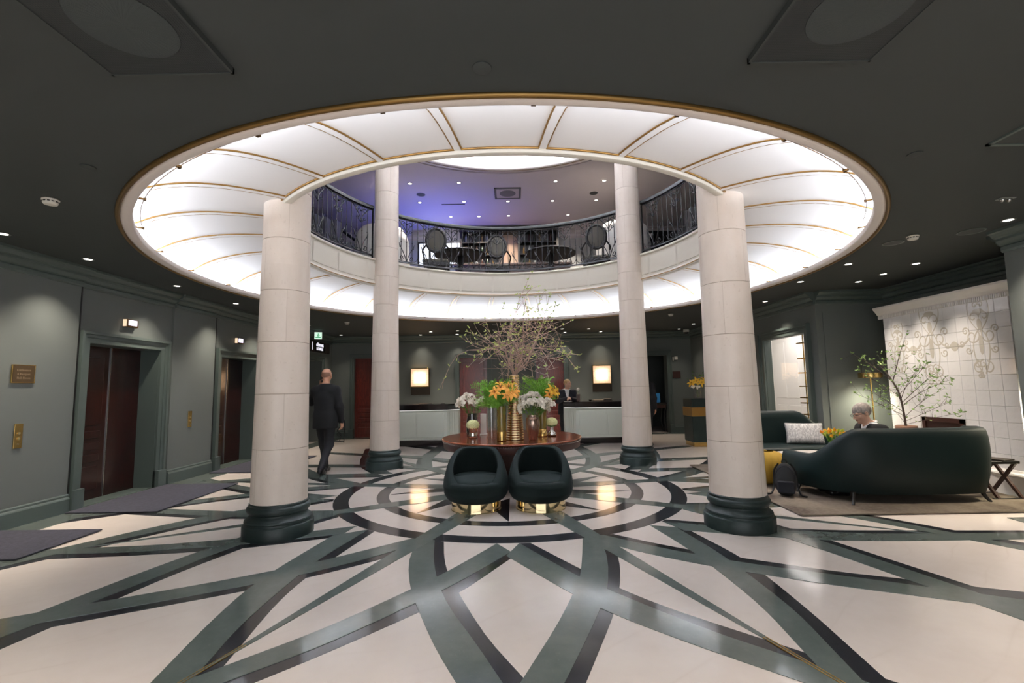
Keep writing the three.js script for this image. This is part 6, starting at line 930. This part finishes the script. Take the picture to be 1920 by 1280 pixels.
// ================================================================ SIGNS AND SWITCHES
function sign(w, h, draw, W = 512) { const c = document.createElement('canvas'); c.width = W; c.height = Math.round(W * h / w); draw(c.getContext('2d'), c.width, c.height); const t = new THREE.CanvasTexture(c); t.colorSpace = THREE.SRGBColorSpace; t.magFilter = THREE.LinearFilter; return t; }
const faceX = (w, h) => new THREE.PlaneGeometry(w, h).rotateY(Math.PI / 2);
{
  const p = thing('brass_plaque', 'small bronze plaque with three engraved lines at the far left of the wall', 'sign', [X0 + 0.036, 1.69, 1.65]);
  mesh('plate', rbox(0.014, 0.205, 0.25, 0.003, 0.008, 0, 0), M.bronze, p); mesh('border', [rbox(0.017, 0.008, 0.255, 0.002, 0.009, 0.099, 0), rbox(0.017, 0.008, 0.255, 0.002, 0.009, -0.099, 0), rbox(0.017, 0.205, 0.008, 0.002, 0.009, 0, 0.123), rbox(0.017, 0.205, 0.008, 0.002, 0.009, 0, -0.123)], M.brass, p);
  const t = sign(0.25, 0.185, (c, w, h) => { c.fillStyle = '#4a3a22'; c.fillRect(0, 0, w, h); c.fillStyle = '#a3907a'; c.textAlign = 'center'; c.font = '62px serif'; c.fillText('Conference', w / 2, h * 0.32); c.fillText('& Banquet', w / 2, h * 0.56); c.fillText('Hall Floors', w / 2, h * 0.80); });
  mesh('lettering', faceX(0.235, 0.185).translate(0.0165, 0, 0), S(0xffffff, 0.5, { map: t, metalness: 0.4 }), p);
  for (const [y, z, l] of [[1.0, 1.65, 'brass lift call plate below the bronze plaque'], [1.0, -1.13, 'brass lift call plate between the two lift doorways']]) { const b = thing('call_plate', l, 'switch', [X0 + 0.036, y, z]); mesh('plate', rbox(0.012, 0.27, 0.09, 0.004, 0.007, 0, 0), M.brass, b); for (const q of [0.03, -0.03]) mesh('button', T(cyl(0.014, 0.014, 0.008, 0, 0, 0, 20), 0.013, q, 0, 0, 0, -Math.PI / 2), M.polBrass, b); mesh('key_switch', T(cyl(0.008, 0.008, 0.005, 0, 0, 0, 14), 0.013, -0.09, 0, 0, 0, -Math.PI / 2), M.steel, b); }
  for (const [z, y, l, at] of [[0.20, 2.46, 'lit lift indicator above the nearer lift doorway', X0], [-2.5, 2.47, 'lit lift indicator above the farther lift doorway', X0]]) { const b = thing('lift_indicator', l, 'sign', [at, y, z]); mesh('housing', rbox(0.06, 0.115, 0.21, 0.006, 0.031, 0, 0), M.bronze, b); mesh('display', rbox(0.008, 0.08, 0.15, 0.003, 0.064, 0.006, 0), glow(0xf1e9ff, 1.3), b); mesh('end_lens', rbox(0.05, 0.10, 0.008, 0.003, 0.034, 0.0, 0.107), glow(0xffdcb8, 0.8), b); }
  const e = thing('exit_sign', 'small glowing green exit sign hanging at the far left corner', 'sign', [-5.22, 2.925, -5.72], 0.3); mesh('housing', rbox(0.20, 0.20, 0.03, 0.006, 0, 0, 0), M.white, e); mesh('hanger', cyl(0.008, 0.008, 0.035, 0, 0.10, 0, 8), M.steel, e);
  const et = sign(1, 1, (c, w) => { c.fillStyle = '#cdeed8'; c.fillRect(0, 0, w, w); c.fillStyle = '#2f8f5a'; c.fillRect(w * 0.12, w * 0.7, w * 0.76, w * 0.12); c.beginPath(); c.arc(w * 0.5, w * 0.26, w * 0.08, 0, 7); c.fill(); c.lineWidth = w * 0.09; c.strokeStyle = '#2f8f5a'; c.lineCap = 'round'; c.beginPath(); c.moveTo(w * 0.47, w * 0.38); c.lineTo(w * 0.42, w * 0.55); c.lineTo(w * 0.58, w * 0.66); c.moveTo(w * 0.45, w * 0.42); c.lineTo(w * 0.65, w * 0.5); c.stroke(); }, 256);
  mesh('face', new THREE.PlaneGeometry(0.185, 0.185).translate(0, 0, 0.0165), new THREE.MeshStandardMaterial({ color: 0x111111, emissive: 0xffffff, emissiveMap: et, emissiveIntensity: 0.85 }), e);
  const l = thing('lounge_sign', 'dark sign with two lines of glowing white letters over the far left doorway', 'sign', [X0 + 0.05, 2.67, -6.2]); mesh('board', rbox(0.05, 0.30, 1.7, 0.006, 0, 0, 0), M.darkBronze, l);
  const lt = sign(0.72, 0.26, (c, w, h) => { c.fillStyle = '#000'; c.fillRect(0, 0, w, h); c.fillStyle = '#fff'; c.textAlign = 'center'; c.font = 'bold 100px sans-serif'; c.fillText('clōrens', w / 2, h * 0.46); c.font = 'bold 80px sans-serif'; c.fillText('LOUNGE', w / 2, h * 0.86); });
  mesh('lettering', faceX(0.72, 0.26).translate(0.0265, 0, -0.14), new THREE.MeshStandardMaterial({ color: 0x111111, emissive: 0xf2efff, emissiveMap: lt, emissiveIntensity: 1.5 }), l); mesh('divider', rbox(0.006, 0.22, 0.018, 0.002, 0.028, 0, 0.36), glow(0xf2efff, 0.9), l);
  solo('wall_plaque', [rbox(0.24, 0.2, 0.02, 0.004, 5.02, 1.74, Z0 + 0.0125)], S(0x3a211b, 0.5), 'small dark red plaque on the back wall right of the open doorway', 'sign');
  solo('wall_sensor', [rbox(0.10, 0.10, 0.04, 0.01, 5.02, 2.24, Z0 + 0.0225), rbox(0.03, 0.11, 0.05, 0.005, 4.93, 2.22, Z0 + 0.0275)], M.plastic, 'small white wall sensor above the dark red plaque', 'sensor');
  // iron plant stand glimpsed behind the walking man, gold cabinet edge behind the front left column
  const f = thing('fire_screen', 'low wrought iron screen with scrolls by the back wall at far left', 'screen', [-4.86, 0.004, -5.9], 0.3); mesh('frame', [tube([[-0.3, 0.02, 0], [-0.3, 0.62, 0], [0, 0.72, 0], [0.3, 0.62, 0], [0.3, 0.02, 0]], 0.012, 40, 6), bar([-0.3, 0.06, 0], [0.3, 0.06, 0], 0.02, 0.02)], M.iron, f); for (const q of [-0.18, 0, 0.18]) mesh('scroll', [tube([[q, 0.06, 0], [q + 0.05, 0.2, 0], [q - 0.05, 0.35, 0], [q + 0.04, 0.48, 0], [q - 0.02, 0.58, 0]], 0.009, 24, 5), tube([[q - 0.06, 0.25, 0], [q, 0.3, 0], [q + 0.05, 0.24, 0], [q, 0.2, 0]], 0.008, 20, 5, true)], M.iron, f);
  const g = thing('gilt_bench', 'low gilt bench partly hidden behind the front left column', 'bench', [-4.98, 0.004, -3.75]); mesh('seat', rbox(0.45, 0.1, 0.5, 0.03, 0, 0.4, 0), M.brass, g); for (const [x, z] of [[-0.18, -0.2], [0.18, -0.2], [-0.18, 0.2], [0.18, 0.2]]) mesh('leg', limb([x, 0, z], [x, 0.36, z], 0.02, 0.024, 8), M.brass, g);
}
renderer.render(scene, camera);
